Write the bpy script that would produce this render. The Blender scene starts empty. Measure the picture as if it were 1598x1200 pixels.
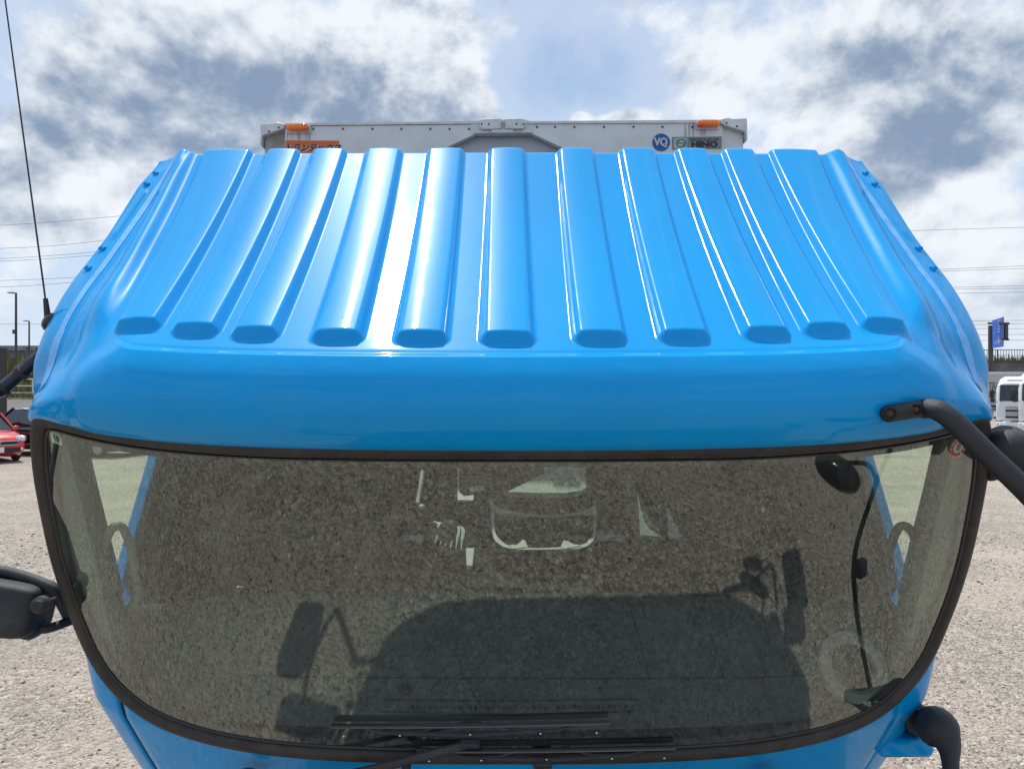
import bpy, math, random
import numpy as np
from mathutils import Vector, Matrix, Euler
R = math.radians
rnd = random.Random(7)
sc = bpy.context.scene
col = sc.collection

# ------------------------------------------------------------------ camera, light, exposure
CAM_H = 2.45
F, CX, CY = 1108.0, 797.0, 600.0          # focal length and centre of the photograph (1598 px wide)
cam = bpy.data.cameras.new('camera'); cam_o = bpy.data.objects.new('camera', cam); col.objects.link(cam_o)
cam.sensor_width = 36; cam.lens = 36*F/1598; cam.clip_start = .05; cam.clip_end = 12000
cam_o.location = (0, 0, CAM_H); cam_o.rotation_euler = (R(90), 0, 0)
cam.shift_x = (799-CX)/1598
sc.camera = cam_o
sc.view_settings.view_transform = 'Standard'; sc.view_settings.look = 'None'
sc.view_settings.exposure = 0.0; sc.view_settings.gamma = 1
sc.view_settings.use_curve_mapping = False
SUN = Vector((-.172, .385, .90)).normalized()    # towards the sun
SUN_EL = math.asin(SUN.z); SUN_AZ = math.atan2(SUN.x, SUN.y)
sl = bpy.data.lights.new('sun', 'SUN'); sl.energy = 4.6; sl.angle = R(.55); sl.color = (1, .96, .9)
so = bpy.data.objects.new('sun', sl); col.objects.link(so)
so.rotation_euler = SUN.to_track_quat('Z', 'Y').to_euler()
sc.cycles.max_bounces = 10; sc.cycles.transparent_max_bounces = 12
sc.cycles.glossy_bounces = 5; sc.cycles.diffuse_bounces = 3
sc.cycles.caustics_reflective = False; sc.cycles.caustics_refractive = False

# ------------------------------------------------------------------ node helpers
class NT:
    def __init__(s, tree): s.t = tree; s.n = tree.nodes; s.l = tree.links
    def node(s, typ, **kw):
        n = s.n.new(typ)
        for k, v in kw.items():
            if hasattr(n, k) and k not in n.inputs: setattr(n, k, v)
            else: n.inputs[k].default_value = v
        return n
    def link(s, a, b): s.l.new(a, b)
    def inp(s, node, i, v):
        if isinstance(v, bpy.types.NodeSocket): s.l.new(v, node.inputs[i])
        else: node.inputs[i].default_value = v
    def math(s, op, a, b=0.0, c=0.0, clamp=False):
        n = s.n.new('ShaderNodeMath'); n.operation = op; n.use_clamp = clamp
        s.inp(n, 0, a); s.inp(n, 1, b)
        if op in ('MULTIPLY_ADD', 'SMOOTH_MIN', 'SMOOTH_MAX'): s.inp(n, 2, c)
        return n.outputs[0]
    def ramp(s, fac, stops, interp='LINEAR'):
        n = s.n.new('ShaderNodeValToRGB'); n.color_ramp.interpolation = interp
        e = n.color_ramp.elements
        while len(e) < len(stops): e.new(.5)
        for i, (p, c) in enumerate(stops):
            e[i].position = p; e[i].color = (c, c, c, 1) if not hasattr(c, '__len__') else (*c, 1)
        s.inp(n, 0, fac); return n.outputs[0]
    def smooth(s, v, a, b, lo=0.0, hi=1.0):
        n = s.n.new('ShaderNodeMapRange'); n.interpolation_type = 'SMOOTHSTEP'
        s.inp(n, 0, v); n.inputs[1].default_value = a; n.inputs[2].default_value = b
        n.inputs[3].default_value = lo; n.inputs[4].default_value = hi
        return n.outputs[0]
    def noise(s, vec, scale, detail=4, rough=.55, dist=0.0, out=0, dim='3D'):
        n = s.n.new('ShaderNodeTexNoise'); n.noise_dimensions = dim
        if vec is not None: s.link(vec, n.inputs['Vector'])
        n.inputs['Scale'].default_value = scale; n.inputs['Detail'].default_value = detail
        n.inputs['Roughness'].default_value = rough; n.inputs['Distortion'].default_value = dist
        return n.outputs[out]
    def voro(s, vec, scale, feature='F1', out='Distance', rand=1.0):
        n = s.n.new('ShaderNodeTexVoronoi'); n.feature = feature
        if vec is not None: s.link(vec, n.inputs['Vector'])
        n.inputs['Scale'].default_value = scale; n.inputs['Randomness'].default_value = rand
        return n.outputs[out]
    def mix(s, f, a, b, mode='MIX'):
        n = s.n.new('ShaderNodeMix'); n.data_type = 'RGBA'; n.blend_type = mode
        s.inp(n, 0, f)
        for i, v in ((6, a), (7, b)):
            if isinstance(v, bpy.types.NodeSocket): s.l.new(v, n.inputs[i])
            else: n.inputs[i].default_value = (*v, 1)
        return n.outputs[2]
    def bump(s, h, strength=.3, dist=.01, normal=None):
        n = s.n.new('ShaderNodeBump'); n.inputs['Strength'].default_value = strength
        n.inputs['Distance'].default_value = dist; s.link(h, n.inputs['Height'])
        if normal is not None: s.link(normal, n.inputs['Normal'])
        return n.outputs[0]
    def obj(s): return s.n.new('ShaderNodeTexCoord').outputs['Object']
    def pos(s): return s.n.new('ShaderNodeNewGeometry').outputs['Position']

def new_mat(name):
    m = bpy.data.materials.new(name); m.use_nodes = True
    t = NT(m.node_tree); b = t.n['Principled BSDF']
    return m, t, b

def mat(name, c, rough=.5, metal=0.0, var=.08, vs=6.0, bump=0.0, bs=60.0, coat=0.0, spec=.5, dirt=None, emit=0.0):
    m, t, b = new_mat(name)
    o = t.obj()
    n = t.noise(o, vs, 5, .6)
    f = t.smooth(n, .3, .7)
    base = t.mix(f, tuple(x*(1-var) for x in c), tuple(min(1, x*(1+var)) for x in c))
    if dirt:
        d = t.smooth(t.noise(o, vs*.7, 7, .7), .48, .75)
        base = t.mix(t.math('MULTIPLY', d, dirt[1]), base, dirt[0])
    t.link(base, b.inputs['Base Color'])
    b.inputs['Metallic'].default_value = metal
    rr = t.math('MULTIPLY_ADD', n, .15, rough-.07)
    t.link(rr, b.inputs['Roughness'])
    b.inputs['Coat Weight'].default_value = coat; b.inputs['Coat Roughness'].default_value = .04
    b.inputs['Specular IOR Level'].default_value = spec
    if bump: t.link(t.bump(t.noise(o, bs, 4, .6), bump, .004), b.inputs['Normal'])
    if emit:
        b.inputs['Emission Color'].default_value = (*c, 1); b.inputs['Emission Strength'].default_value = emit
    return m

# ------------------------------------------------------------------ sky with clouds
w = bpy.data.worlds.new('World'); sc.world = w; w.use_nodes = True
t = NT(w.node_tree); bg = t.n['Background']; bg.inputs['Strength'].default_value = .12
sky = t.n.new('ShaderNodeTexSky'); sky.sky_type = 'NISHITA'; sky.sun_disc = False
sky.sun_elevation = SUN_EL; sky.sun_rotation = SUN_AZ; sky.air_density = 1.0; sky.dust_density = .5; sky.ozone_density = 1.4
tc = t.n.new('ShaderNodeTexCoord'); sep = t.n.new('ShaderNodeSeparateXYZ'); t.link(tc.outputs['Generated'], sep.inputs[0])
X, Y, Z = sep.outputs
az = t.math('ARCTAN2', X, Y); el = t.math('ARCSINE', Z)
zz = t.math('ADD', t.math('MAXIMUM', Z, 0.0), .16)
px = t.math('DIVIDE', X, zz); py = t.math('DIVIDE', Y, zz)
cmb = t.n.new('ShaderNodeCombineXYZ'); t.link(px, cmb.inputs[0]); t.link(py, cmb.inputs[1]); cmb.inputs[2].default_value = 3.7
pv = cmb.outputs[0]
cm2 = t.n.new('ShaderNodeCombineXYZ'); t.link(az, cm2.inputs[0]); t.link(t.math('MULTIPLY', el, 1.25), cm2.inputs[1]); cm2.inputs[2].default_value = 1.3
av = cm2.outputs[0]
def gsum(bl):
    tot = None
    for (u, v, ru, rv, a) in bl:
        X0 = (u-CX)/F; A0 = math.atan(X0); E0 = math.atan2((CY-v)/F, math.sqrt(1+X0*X0))
        A1 = math.atan((u+ru-CX)/F)-A0; E1 = rv/F*math.cos(A0)
        dx = t.math('MULTIPLY', t.math('SUBTRACT', az, A0), 1/A1)
        dy = t.math('MULTIPLY', t.math('SUBTRACT', el, E0), 1/E1)
        q = t.math('ADD', t.math('MULTIPLY', dx, dx), t.math('MULTIPLY', dy, dy))
        g = t.math('MULTIPLY', t.math('EXPONENT', t.math('MULTIPLY', q, -1.0)), a)
        tot = g if tot is None else t.math('ADD', tot, g)
    return tot
cover = gsum([(640, 80, 110, 100, .50), (500, 150, 230, 75, .38), (330, 60, 150, 75, .34), (190, 190, 170, 110, .22),
              (185, 300, 60, 36, .34), (30, 300, 75, 60, .34), (90, 60, 120, 60, .12), (300, 215, 140, 40, .15),
              (1400, 120, 260, 110, .45), (1130, 110, 90, 75, .34), (1000, 20, 140, 50, .25), (970, 185, 42, 14, .36), (905, 182, 16, 10, .3),
              (1330, 270, 200, 55, .36), (1480, 335, 110, 40, .30), (120, 350, 200, 40, .2), (1480, 220, 150, 60, .25),
              (940, 90, 110, 80, -.12), (180, 260, 60, 30, -.05), (830, 150, 80, 60, -.10), (1500, 470, 120, 50, -.06), (100, 480, 150, 60, .1)])
dark = gsum([(520, 140, 210, 55, .75), (200, 190, 150, 90, .45), (1430, 130, 230, 85, .85), (1340, 280, 150, 36, .6),
             (1000, 30, 110, 45, .5), (90, 110, 80, 60, .4), (1500, 245, 120, 50, .3), (1160, 90, 60, 60, -.6), (1240, 170, 60, 50, -.3), (660, 70, 80, 80, -.7),
             (600, 40, 120, 60, -.5), (370, 60, 120, 60, -.4), (185, 290, 60, 40, -.5), (1480, 330, 120, 30, -.4), (970, 182, 60, 20, -.6), (30, 300, 70, 50, -.4)])
n_big = t.noise(pv, .75, 3, .5)
n_mid = t.noise(av, 5.5, 8, .62, .35)
n_fin = t.noise(av, 22, 6, .6, .2)
def fbm(vec): return t.math('ADD', t.math('MULTIPLY', t.noise(vec, 4.0, 9, .56, .15), .88), t.math('MULTIPLY', t.noise(vec, 15, 7, .58, .1), .16))
n_a = fbm(av)
sh = t.n.new('ShaderNodeVectorMath'); sh.operation = 'ADD'; t.link(av, sh.inputs[0]); sh.inputs[1].default_value = (-.006, .030, 0)
def fb2(vec): return t.noise(vec, 5.0, 6, .58, .1)
lit = t.math('MULTIPLY', t.math('SUBTRACT', fb2(av), fb2(sh.outputs[0])), 9.0)
nn_old = t.math('MULTIPLY_ADD', n_fin, .26, t.math('MULTIPLY_ADD', n_mid, .74, t.math('MULTIPLY', n_big, .12)))
cv = t.math('ADD', t.math('ADD', n_a, t.math('MULTIPLY', n_big, .16)), t.math('MULTIPLY_ADD', cover, .66, .028))
cmask = t.smooth(cv, .635, .745)
thin = t.smooth(cv, .36, .64, .2, .65)
kk = t.math('ADD', t.math('ADD', t.math('MULTIPLY', dark, .9), t.math('MULTIPLY', t.math('SUBTRACT', t.noise(av, 7, 6, .6, .3), .5), 2.3)), .22)
thick = t.smooth(cv, .70, .98, 0, .75)
kk = t.math('SUBTRACT', t.math('ADD', t.math('MULTIPLY', dark, .75), thick), t.math('MULTIPLY', lit, .65)); kk = t.math('ADD', kk, t.math('MULTIPLY', t.math('SUBTRACT', n_mid, .5), .8))
kmask = t.smooth(kk, -.35, 1.45)
white = (7.6, 7.9, 8.3); grey = (2.0, 2.75, 3.95)
cc = t.mix(kmask, white, grey)
skyc = t.mix(1.0, sky.outputs[0], (.80, .97, 1.02), 'MULTIPLY')
hazef = t.smooth(el, .42, -.02, 0, .45)
skyc = t.mix(t.math('ADD', hazef, .16), skyc, (5.0, 6.2, 8.0))
skyc = t.mix(thin, skyc, (5.6, 6.4, 7.8))
final = t.mix(t.math('MULTIPLY', cmask, .96), skyc, cc)
lowf = t.smooth(el, .16, -.02, 0, .40)
final = t.mix(lowf, final, (6.6, 7.1, 8.0))
t.link(final, bg.inputs['Color'])

# ------------------------------------------------------------------ mesh helpers
class MB:
    def __init__(s): s.v = []; s.f = []
    def add(s, vs, fs):
        o = len(s.v); s.v += [tuple(x) for x in vs]; s.f += [tuple(o+i for i in q) for q in fs]; return s
    def box(s, c, d, rot=None):
        hx, hy, hz = d[0]/2, d[1]/2, d[2]/2
        vs = [Vector((x, y, z)) for x in (-hx, hx) for y in (-hy, hy) for z in (-hz, hz)]
        if rot is not None:
            m = rot if isinstance(rot, Matrix) else Euler(rot).to_matrix(); vs = [m @ p for p in vs]
        c = Vector(c)
        return s.add([p+c for p in vs], [(0, 1, 3, 2), (4, 6, 7, 5), (0, 4, 5, 1), (2, 3, 7, 6), (0, 2, 6, 4), (1, 5, 7, 3)])
    def prism(s, poly, ext, fn):
        "poly: list of 2-D points, ext: (a, b), fn(p, q, e) -> xyz"
        n = len(poly)
        vs = [fn(p[0], p[1], ext[0]) for p in poly]+[fn(p[0], p[1], ext[1]) for p in poly]
        fs = [tuple(range(n-1, -1, -1)), tuple(range(n, 2*n))]+[(i, (i+1) % n, n+(i+1) % n, n+i) for i in range(n)]
        return s.add(vs, fs)
    def tube(s, path, rad, n=10, cap=True, closed=False, squash=1.0):
        P = [Vector(p) for p in path]; m = len(P)
        rad = rad if hasattr(rad, '__len__') else [rad]*m
        vs = []; up = None
        for i in range(m):
            a = P[i-1] if (i > 0 or closed) else P[i]; b = P[(i+1) % m] if (i < m-1 or closed) else P[i]
            d = (b-a).normalized()
            if up is None:
                up = d.orthogonal().normalized()
            up = (up-d*up.dot(d)).normalized(); sd = d.cross(up)
            for k in range(n):
                an = 2*math.pi*k/n
                vs.append(P[i]+(up*math.cos(an)+sd*math.sin(an)*squash)*rad[i])
        fs = []
        for i in range(m if closed else m-1):
            j = (i+1) % m
            for k in range(n): fs.append((i*n+k, i*n+(k+1) % n, j*n+(k+1) % n, j*n+k))
        if cap and not closed:
            fs.append(tuple(range(n-1, -1, -1))); fs.append(tuple((m-1)*n+k for k in range(n)))
        return s.add(vs, fs)
    def cyl(s, a, b, r, n=16, r2=None): return s.tube([a, b], [r, r if r2 is None else r2], n)
    def lathe(s, c, axis, prof, n=20):
        "prof: list of (distance along axis, radius)"
        d = Vector(axis).normalized(); u = d.orthogonal().normalized(); v = d.cross(u); c = Vector(c); vs = []
        for h, r in prof:
            for k in range(n):
                a = 2*math.pi*k/n; vs.append(c+d*h+(u*math.cos(a)+v*math.sin(a))*r)
        m = len(prof); fs = []
        for i in range(m-1):
            for k in range(n): fs.append((i*n+k, i*n+(k+1) % n, (i+1)*n+(k+1) % n, (i+1)*n+k))
        fs += [tuple(range(n-1, -1, -1)), tuple((m-1)*n+k for k in range(n))]
        return s.add(vs, fs)
    def ell(s, c, r, rot=None, e=1.0, nu=20, nv=12):
        "superellipsoid; e<1 is boxier"
        vs = []; c = Vector(c); m = None
        if rot is not None: m = rot if isinstance(rot, Matrix) else Euler(rot).to_matrix()
        def p(x, q): return math.copysign(abs(x)**q, x)
        for j in range(nv+1):
            th = -math.pi/2+math.pi*j/nv
            for i in range(nu):
                ph = 2*math.pi*i/nu
                q = Vector((r[0]*p(math.cos(th), e)*p(math.cos(ph), e), r[1]*p(math.cos(th), e)*p(math.sin(ph), e), r[2]*p(math.sin(th), e)))
                if m is not None: q = m @ q
                vs.append(q+c)
        fs = []
        for j in range(nv):
            for i in range(nu): fs.append((j*nu+i, j*nu+(i+1) % nu, (j+1)*nu+(i+1) % nu, (j+1)*nu+i))
        return s.add(vs, fs)
    def loft(s, rings, cap=True):
        n = len(rings[0]); vs = [p for r in rings for p in r]; fs = []
        for j in range(len(rings)-1):
            for i in range(n): fs.append((j*n+i, j*n+(i+1) % n, (j+1)*n+(i+1) % n, (j+1)*n+i))
        if cap: fs += [tuple(range(n-1, -1, -1)), tuple((len(rings)-1)*n+k for k in range(n))]
        return s.add(vs, fs)
    def grid(s, P):
        "P: array (rows, cols, 3)"
        r, c = P.shape[:2]; o = len(s.v); s.v += [tuple(x) for x in P.reshape(-1, 3).tolist()]
        for j in range(r-1):
            for i in range(c-1): s.f.append((o+j*c+i, o+j*c+i+1, o+(j+1)*c+i+1, o+(j+1)*c+i))
        return s

def mk(name, mb, m, parent=None, mtx=None, smooth=True, angle=38, bevel=0.0, label=None, kind=None, recalc=True):
    me = bpy.data.meshes.new(name); me.from_pydata([tuple(p) for p in mb.v], [], mb.f); me.update()
    if recalc:
        import bmesh
        bm = bmesh.new(); bm.from_mesh(me); bmesh.ops.recalc_face_normals(bm, faces=bm.faces); bm.to_mesh(me); bm.free()
    me.materials.append(m)
    if smooth:
        me.shade_smooth(); me.set_sharp_from_angle(angle=R(angle))
    o = bpy.data.objects.new(name, me); col.objects.link(o)
    if mtx is not None: o.matrix_basis = mtx
    if parent is not None: o.parent = parent
    if bevel:
        b = o.modifiers.new('bevel', 'BEVEL'); b.width = bevel; b.segments = 2; b.limit_method = 'ANGLE'; b.angle_limit = R(35)
        b.harden_normals = False
    if label: o['label'] = label
    if kind: o['kind'] = kind
    return o
def tag(o, label, cat, group=None):
    o['label'] = label; o['category'] = cat
    if group: o['group'] = group
    return o
def thing(name, label, cat, loc=(0, 0, 0), rz=0.0, group=None):
    o = bpy.data.objects.new(name, None); col.objects.link(o); o.location = loc; o.rotation_euler = (0, 0, rz)
    o.empty_display_size = .2
    return tag(o, label, cat, group)
def text(name, body, size, m, parent, mtx, bold=0.0, shear=0.0, align='CENTER', sx=1.0, ext=.0006, label=None):
    c = bpy.data.curves.new(name, 'FONT'); c.body = body; c.size = size; c.align_x = align; c.align_y = 'CENTER'
    c.offset = bold; c.shear = shear; c.extrude = ext
    o = bpy.data.objects.new(name, c); col.objects.link(o)
    dg = bpy.context.evaluated_depsgraph_get(); me = bpy.data.meshes.new_from_object(o.evaluated_get(dg))
    bpy.data.objects.remove(o); bpy.data.curves.remove(c)
    for v in me.vertices: v.co.x *= sx
    me.name = name; me.materials.clear(); me.materials.append(m)
    o = bpy.data.objects.new(name, me); col.objects.link(o); o.matrix_basis = mtx; o.parent = parent
    if label: o['label'] = label
    return o
def copy_tree(o, parent=None):
    c = o.copy(); col.objects.link(c); c.parent = parent
    for ch in o.children: copy_tree(ch, c)
    return c
def crom(P, n=8, closed=False):
    P = [Vector(p) for p in P]; m = len(P); out = []
    for i in range(m if closed else m-1):
        if closed: a, b, c, d = P[i-1], P[i], P[(i+1) % m], P[(i+2) % m]
        else: a, b, c, d = P[max(i-1, 0)], P[i], P[i+1], P[min(i+2, m-1)]
        for k in range(n):
            s = k/n
            out.append(.5*((2*b)+(c-a)*s+(2*a-5*b+4*c-d)*s*s+(3*b-3*c+d-a)*s**3))
    if not closed: out.append(P[-1])
    return out
def P3(u, v, D): return Vector(((u-CX)/F*D, D, CAM_H+(CY-v)/F*D))

# ------------------------------------------------------------------ materials
def roof_paint():
    m, t, b = new_mat('blue_truck_paint')
    o = t.obj()
    n = t.noise(o, 2.2, 4, .5)
    c = t.mix(t.smooth(n, .3, .7), (.0003, .290, .68), (.0004, .315, .73))
    film = t.smooth(t.noise(o, 5.5, 8, .68), .52, .78, 0, .13); c = t.mix(film, c, (.06, .40, .70))
    t.link(c, b.inputs['Base Color'])
    b.inputs['Roughness'].default_value = .36
    b.inputs['Specular IOR Level'].default_value = .022
    b.inputs['Coat Weight'].default_value = .5; b.inputs['Coat IOR'].default_value = 1.5
    # fine polishing scratches across the roof and a few faint dust pits
    mp = t.n.new('ShaderNodeMapping'); t.link(o, mp.inputs[0]); mp.inputs['Scale'].default_value = (240, 9, 9)
    sc1 = t.noise(mp.outputs[0], 1.0, 3, .6)
    patch = t.smooth(t.noise(o, 3.5, 4, .6), .45, .65)
    cr = t.math('MULTIPLY_ADD', t.math('MULTIPLY', patch, sc1), .055, .042)
    t.link(cr, b.inputs['Coat Roughness'])
    hb = t.math('MULTIPLY_ADD', t.math('MULTIPLY', patch, sc1), .035, t.math('MULTIPLY', t.noise(o, 300, 2, .5), .012))
    vv = t.n.new('ShaderNodeTexVoronoi'); t.link(o, vv.inputs['Vector']); vv.inputs['Scale'].default_value = 9.5; vv.inputs['Randomness'].default_value = .75
    spots = t.smooth(vv.outputs['Distance'], .055, .015)
    hb = t.math('MULTIPLY_ADD', spots, 1.3, hb)
    b1 = t.bump(hb, .35, .0012)
    b2 = t.bump(t.noise(o, 3.0, 2, .4), .25, .004, b1)
    t.link(b2, b.inputs['Normal']); t.link(b2, b.inputs['Coat Normal'])
    return m
M_BLUE = roof_paint()
M_RUB = mat('weathered_rubber', (.028, .022, .020), .62, 0, .3, 14, .35, 90, dirt=((.10, .085, .075), .35))
M_BLK = mat('black_textured_plastic', (.020, .021, .025), .5, 0, .25, 12, .5, 420, dirt=((.12, .12, .12), .18))
M_BLKG = mat('black_gloss', (.012, .012, .014), .18, 0, .1)
M_GAP = mat('dark_gap', (.006, .006, .007), .8)
M_SEAM = mat('seam_sealer_blue', (.13, .42, .82), .45, 0, .15, 20, .3, 60)
M_DASH = mat('grey_dash_plastic', (.06, .065, .064), .75, 0, .15, 5, .3, 260, spec=.25)
M_TRIM = mat('grey_pillar_trim', (.20, .205, .175), .8, 0, .12, 6, .4, 200, spec=.2, dirt=((.2, .19, .16), .4))
M_TRIMD = mat('dark_cab_trim', (.035, .035, .035), .8, 0, .2, 5, .2, 100, spec=.2)
M_SEAT = mat('dark_seat_cloth', (.030, .030, .032), .95, 0, .3, 9, .5, 300, spec=.1)
M_SUNLIT = mat('sunlit_pale_plastic', (.42, .45, .42), .6, 0, .08, 14, .2, 150)  # pale colour stands in for sunlight on the cab interior parts
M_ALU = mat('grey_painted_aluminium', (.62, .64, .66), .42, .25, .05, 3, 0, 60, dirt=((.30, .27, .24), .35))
M_ALUD = mat('darker_grey_panel', (.42, .46, .52), .5, .1, .04, 3)  # cargo body, a darker grey than the header plates
M_ALUC = mat('grey_cast_fitting', (.58, .60, .62), .5, .1, .12, 20, .2, 80)
M_STEEL = mat('dark_chassis_steel', (.05, .05, .055), .6, .3, .2)
M_TYRE = mat('tyre_rubber', (.02, .02, .02), .85, 0, .2)
M_ORG = mat('orange_lens', (.85, .14, .01), .15, 0, .1, 30, coat=1)
M_ORGL = mat('orange_lens_facets', (1.0, .28, .03), .2, 0, .1, 60)
M_STK = mat('orange_sticker', (.60, .13, .025), .5, 0, .08, 20)
M_INK = mat('black_ink', (.012, .012, .015), .5)
M_WHT = mat('white_print', (.75, .76, .76), .5)
M_VQ = mat('blue_sticker', (.005, .10, .33), .4)
M_PLT = mat('grey_badge_plate', (.20, .21, .22), .4, .4)
M_MINT = mat('pale_green_sticker', (.55, .68, .60), .6)
M_REDS = mat('red_sticker', (.55, .10, .06), .6)
M_CHR = mat('chrome', (.7, .7, .72), .12, 1)
M_WHITE = mat('white_truck_paint', (.72, .73, .74), .3, 0, .04, 3, coat=.5, dirt=((.4, .38, .34), .2))
M_RED = mat('red_car_paint', (.55, .012, .02), .25, 0, .06, coat=1)
M_BLKP = mat('black_car_paint', (.008, .008, .010), .2, 0, .1, coat=1)
M_MIRR = mat('mirror_glass', (.75, .78, .8), .03, 1, .01)
M_SILV = mat('lamp_reflector', (.75, .76, .78), .18, .6)
M_CONC = mat('stained_concrete', (.13, .125, .115), .9, 0, .35, .6, .4, 8, dirt=((.04, .04, .038), .6))
M_GALV = mat('galvanised_steel', (.36, .38, .40), .5, .3, .1)
M_WHF = mat('white_fence_paint', (.62, .64, .66), .5)
M_RAIL = mat('brown_steel_rail', (.075, .07, .068), .6, .2)
M_ROADS = mat('blue_road_sign', (.05, .17, .72), .4)
M_DARKG = mat('dark_tinted_glass', (.015, .018, .02), .06, 0, .1, coat=1)
M_CONT = mat('black_painted_steel', (.012, .012, .013), .55, 0, .3, 1.5, .3, 6)
M_ASPH = mat('grey_asphalt', (.12, .115, .11), .9, 0, .1, .5)
M_GRN = mat('green_weeds', (.16, .23, .06), .8, 0, .35, 1.5)
M_YEL = mat('dry_yellow_grass', (.20, .19, .055), .9, 0, .4, .8)

def glass_mat(name, tint, ior, dust, dustcol=(.30, .30, .27), grime=True):
    m, t, b = new_mat(name); t.n.remove(b); out = t.n['Material Output']
    tr = t.n.new('ShaderNodeBsdfTransparent'); tr.inputs[0].default_value = (*tint, 1)
    gl = t.n.new('ShaderNodeBsdfGlossy'); gl.inputs['Roughness'].default_value = .0
    gl.inputs[0].default_value = (.93, 1.0, .93, 1)
    lw = t.n.new('ShaderNodeLayerWeight'); lw.inputs['Blend'].default_value = .5
    f5 = t.math('POWER', lw.outputs['Facing'], 4.0); fres = t.math('MULTIPLY_ADD', f5, 1-ior, ior)
    df = t.n.new('ShaderNodeBsdfDiffuse'); df.inputs[0].default_value = (*dustcol, 1)
    o = t.obj()
    if grime:
        bp = t.bump(t.noise(o, 26, 4, .6), .12, .0003); t.link(bp, gl.inputs['Normal'])
    m1 = t.n.new('ShaderNodeMixShader'); t.link(fres, m1.inputs[0]); t.link(tr.outputs[0], m1.inputs[1]); t.link(gl.outputs[0], m1.inputs[2])
    big = t.smooth(t.noise(o, 2.4, 6, .65), .35, .7, .6, 1.5)
    spk = t.smooth(t.voro(o, 60, out='Distance'), .22, .06, 0, 1.0)
    spk = t.math('MULTIPLY', spk, t.smooth(t.noise(o, 12, 3, .6), .5, .62))
    fac = t.math('MULTIPLY_ADD', spk, dust*.8, t.math('MULTIPLY', big, dust))
    fin = t.noise(o, 420, 2, .6); fac = t.math('MULTIPLY', fac, t.math('MULTIPLY_ADD', fin, 1.2, .4))
    m2 = t.n.new('ShaderNodeMixShader'); t.link(fac, m2.inputs[0]); t.link(m1.outputs[0], m2.inputs[1]); t.link(df.outputs[0], m2.inputs[2])
    t.link(m2.outputs[0], out.inputs['Surface'])
    return m
M_WS = glass_mat('dusty_windscreen_glass', (.82, .90, .82), .14, .034, (.27, .30, .27))
M_SIDE = glass_mat('green_tinted_side_glass', (.95, .99, .94), .02, .006, grime=False)
M_AUTO = glass_mat('car_window_glass', (.10, .12, .12), .06, .01, grime=False)

def ground_mat():
    m, t, b = new_mat('pale_gravel_ground')
    p = t.pos()
    v1 = t.n.new('ShaderNodeTexVoronoi'); t.link(p, v1.inputs['Vector']); v1.inputs['Scale'].default_value = 46
    v2 = t.n.new('ShaderNodeTexVoronoi'); t.link(p, v2.inputs['Vector']); v2.inputs['Scale'].default_value = 90
    big = t.noise(p, .55, 6, .62); mid = t.noise(p, 5.0, 5, .65)
    sp = t.n.new('ShaderNodeSeparateColor'); t.link(v1.outputs['Color'], sp.inputs[0])
    sp2 = t.n.new('ShaderNodeSeparateColor'); t.link(v2.outputs['Color'], sp2.inputs[0])
    c = t.ramp(sp.outputs[0], [(0, (.17, .142, .115)), (.3, (.29, .25, .21)), (.65, (.40, .35, .30)), (1, (.60, .55, .49))])
    c2 = t.ramp(sp2.outputs[1], [(0, (.17, .145, .12)), (.5, (.34, .30, .255)), (1, (.54, .49, .43))])
    c = t.mix(t.smooth(mid, .35, .65), c, c2)
    v3 = t.n.new('ShaderNodeTexVoronoi'); t.link(p, v3.inputs['Vector']); v3.inputs['Scale'].default_value = 17
    sp3 = t.n.new('ShaderNodeSeparateColor'); t.link(v3.outputs['Color'], sp3.inputs[0])
    c = t.mix(t.smooth(sp3.outputs[0],   .80, .95, 0, .40), c, (.17, .155, .14))
    c = t.mix(t.smooth(sp3.outputs[1], .82, .95, 0, .45), c, (.58, .53, .47))
    c = t.mix(t.smooth(big, .42, .66, 0, .6), c, (.48, .41, .34))
    c = t.mix(t.smooth(t.noise(p, 1.6, 6, .7), .55, .75, 0, .45), c, (.19, .18, .175))
    mpt = t.n.new('ShaderNodeMapping'); t.link(p, mpt.inputs[0]); mpt.inputs['Scale'].default_value = (.16, .55, 1); mpt.inputs['Rotation'].default_value = (0, 0, .25)
    trk = t.noise(mpt.outputs[0], 1.0, 5, .6, .6)
    c = t.mix(t.smooth(trk, .52, .68, 0, .30), c, (.24, .215, .19)); c = t.mix(t.smooth(trk, .44, .30, 0, .30), c, (.52, .47, .41))
    t.link(c, b.inputs['Base Color']); b.inputs['Roughness'].default_value = .95; b.inputs['Specular IOR Level'].default_value = .15
    h = t.math('MULTIPLY_ADD', v3.outputs['Distance'], -1.2, t.math('MULTIPLY', v2.outputs['Distance'], -.3)); h = t.math('ADD', h, t.math('MULTIPLY', v1.outputs['Distance'], -1.0)); h = t.math('ADD', h, mid)
    h_old = t.math('MULTIPLY_ADD', v2.outputs['Distance'], -.5, t.math('MULTIPLY', v1.outputs['Distance'], -1.0))
    t.link(t.bump(h, .9, .022), b.inputs['Normal'])
    return m
M_GND = ground_mat()
def stone_mat():
    m, t, b = new_mat('gravel_stones')
    oi = t.n.new('ShaderNodeObjectInfo')
    c = t.ramp(oi.outputs['Random'], [(0, (.08, .07, .062)), (.2, (.19, .165, .145)), (.5, (.32, .285, .25)), (.8, (.44, .40, .36)), (1, (.66, .62, .57))])
    n = t.noise(t.obj(), 3, 4, .6); c = t.mix(t.math('MULTIPLY', n, .35), c, (.36, .33, .29))
    t.link(c, b.inputs['Base Color']); b.inputs['Roughness'].default_value = .9; b.inputs['Specular IOR Level'].default_value = .2
    return m
M_STONE = stone_mat()

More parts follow.
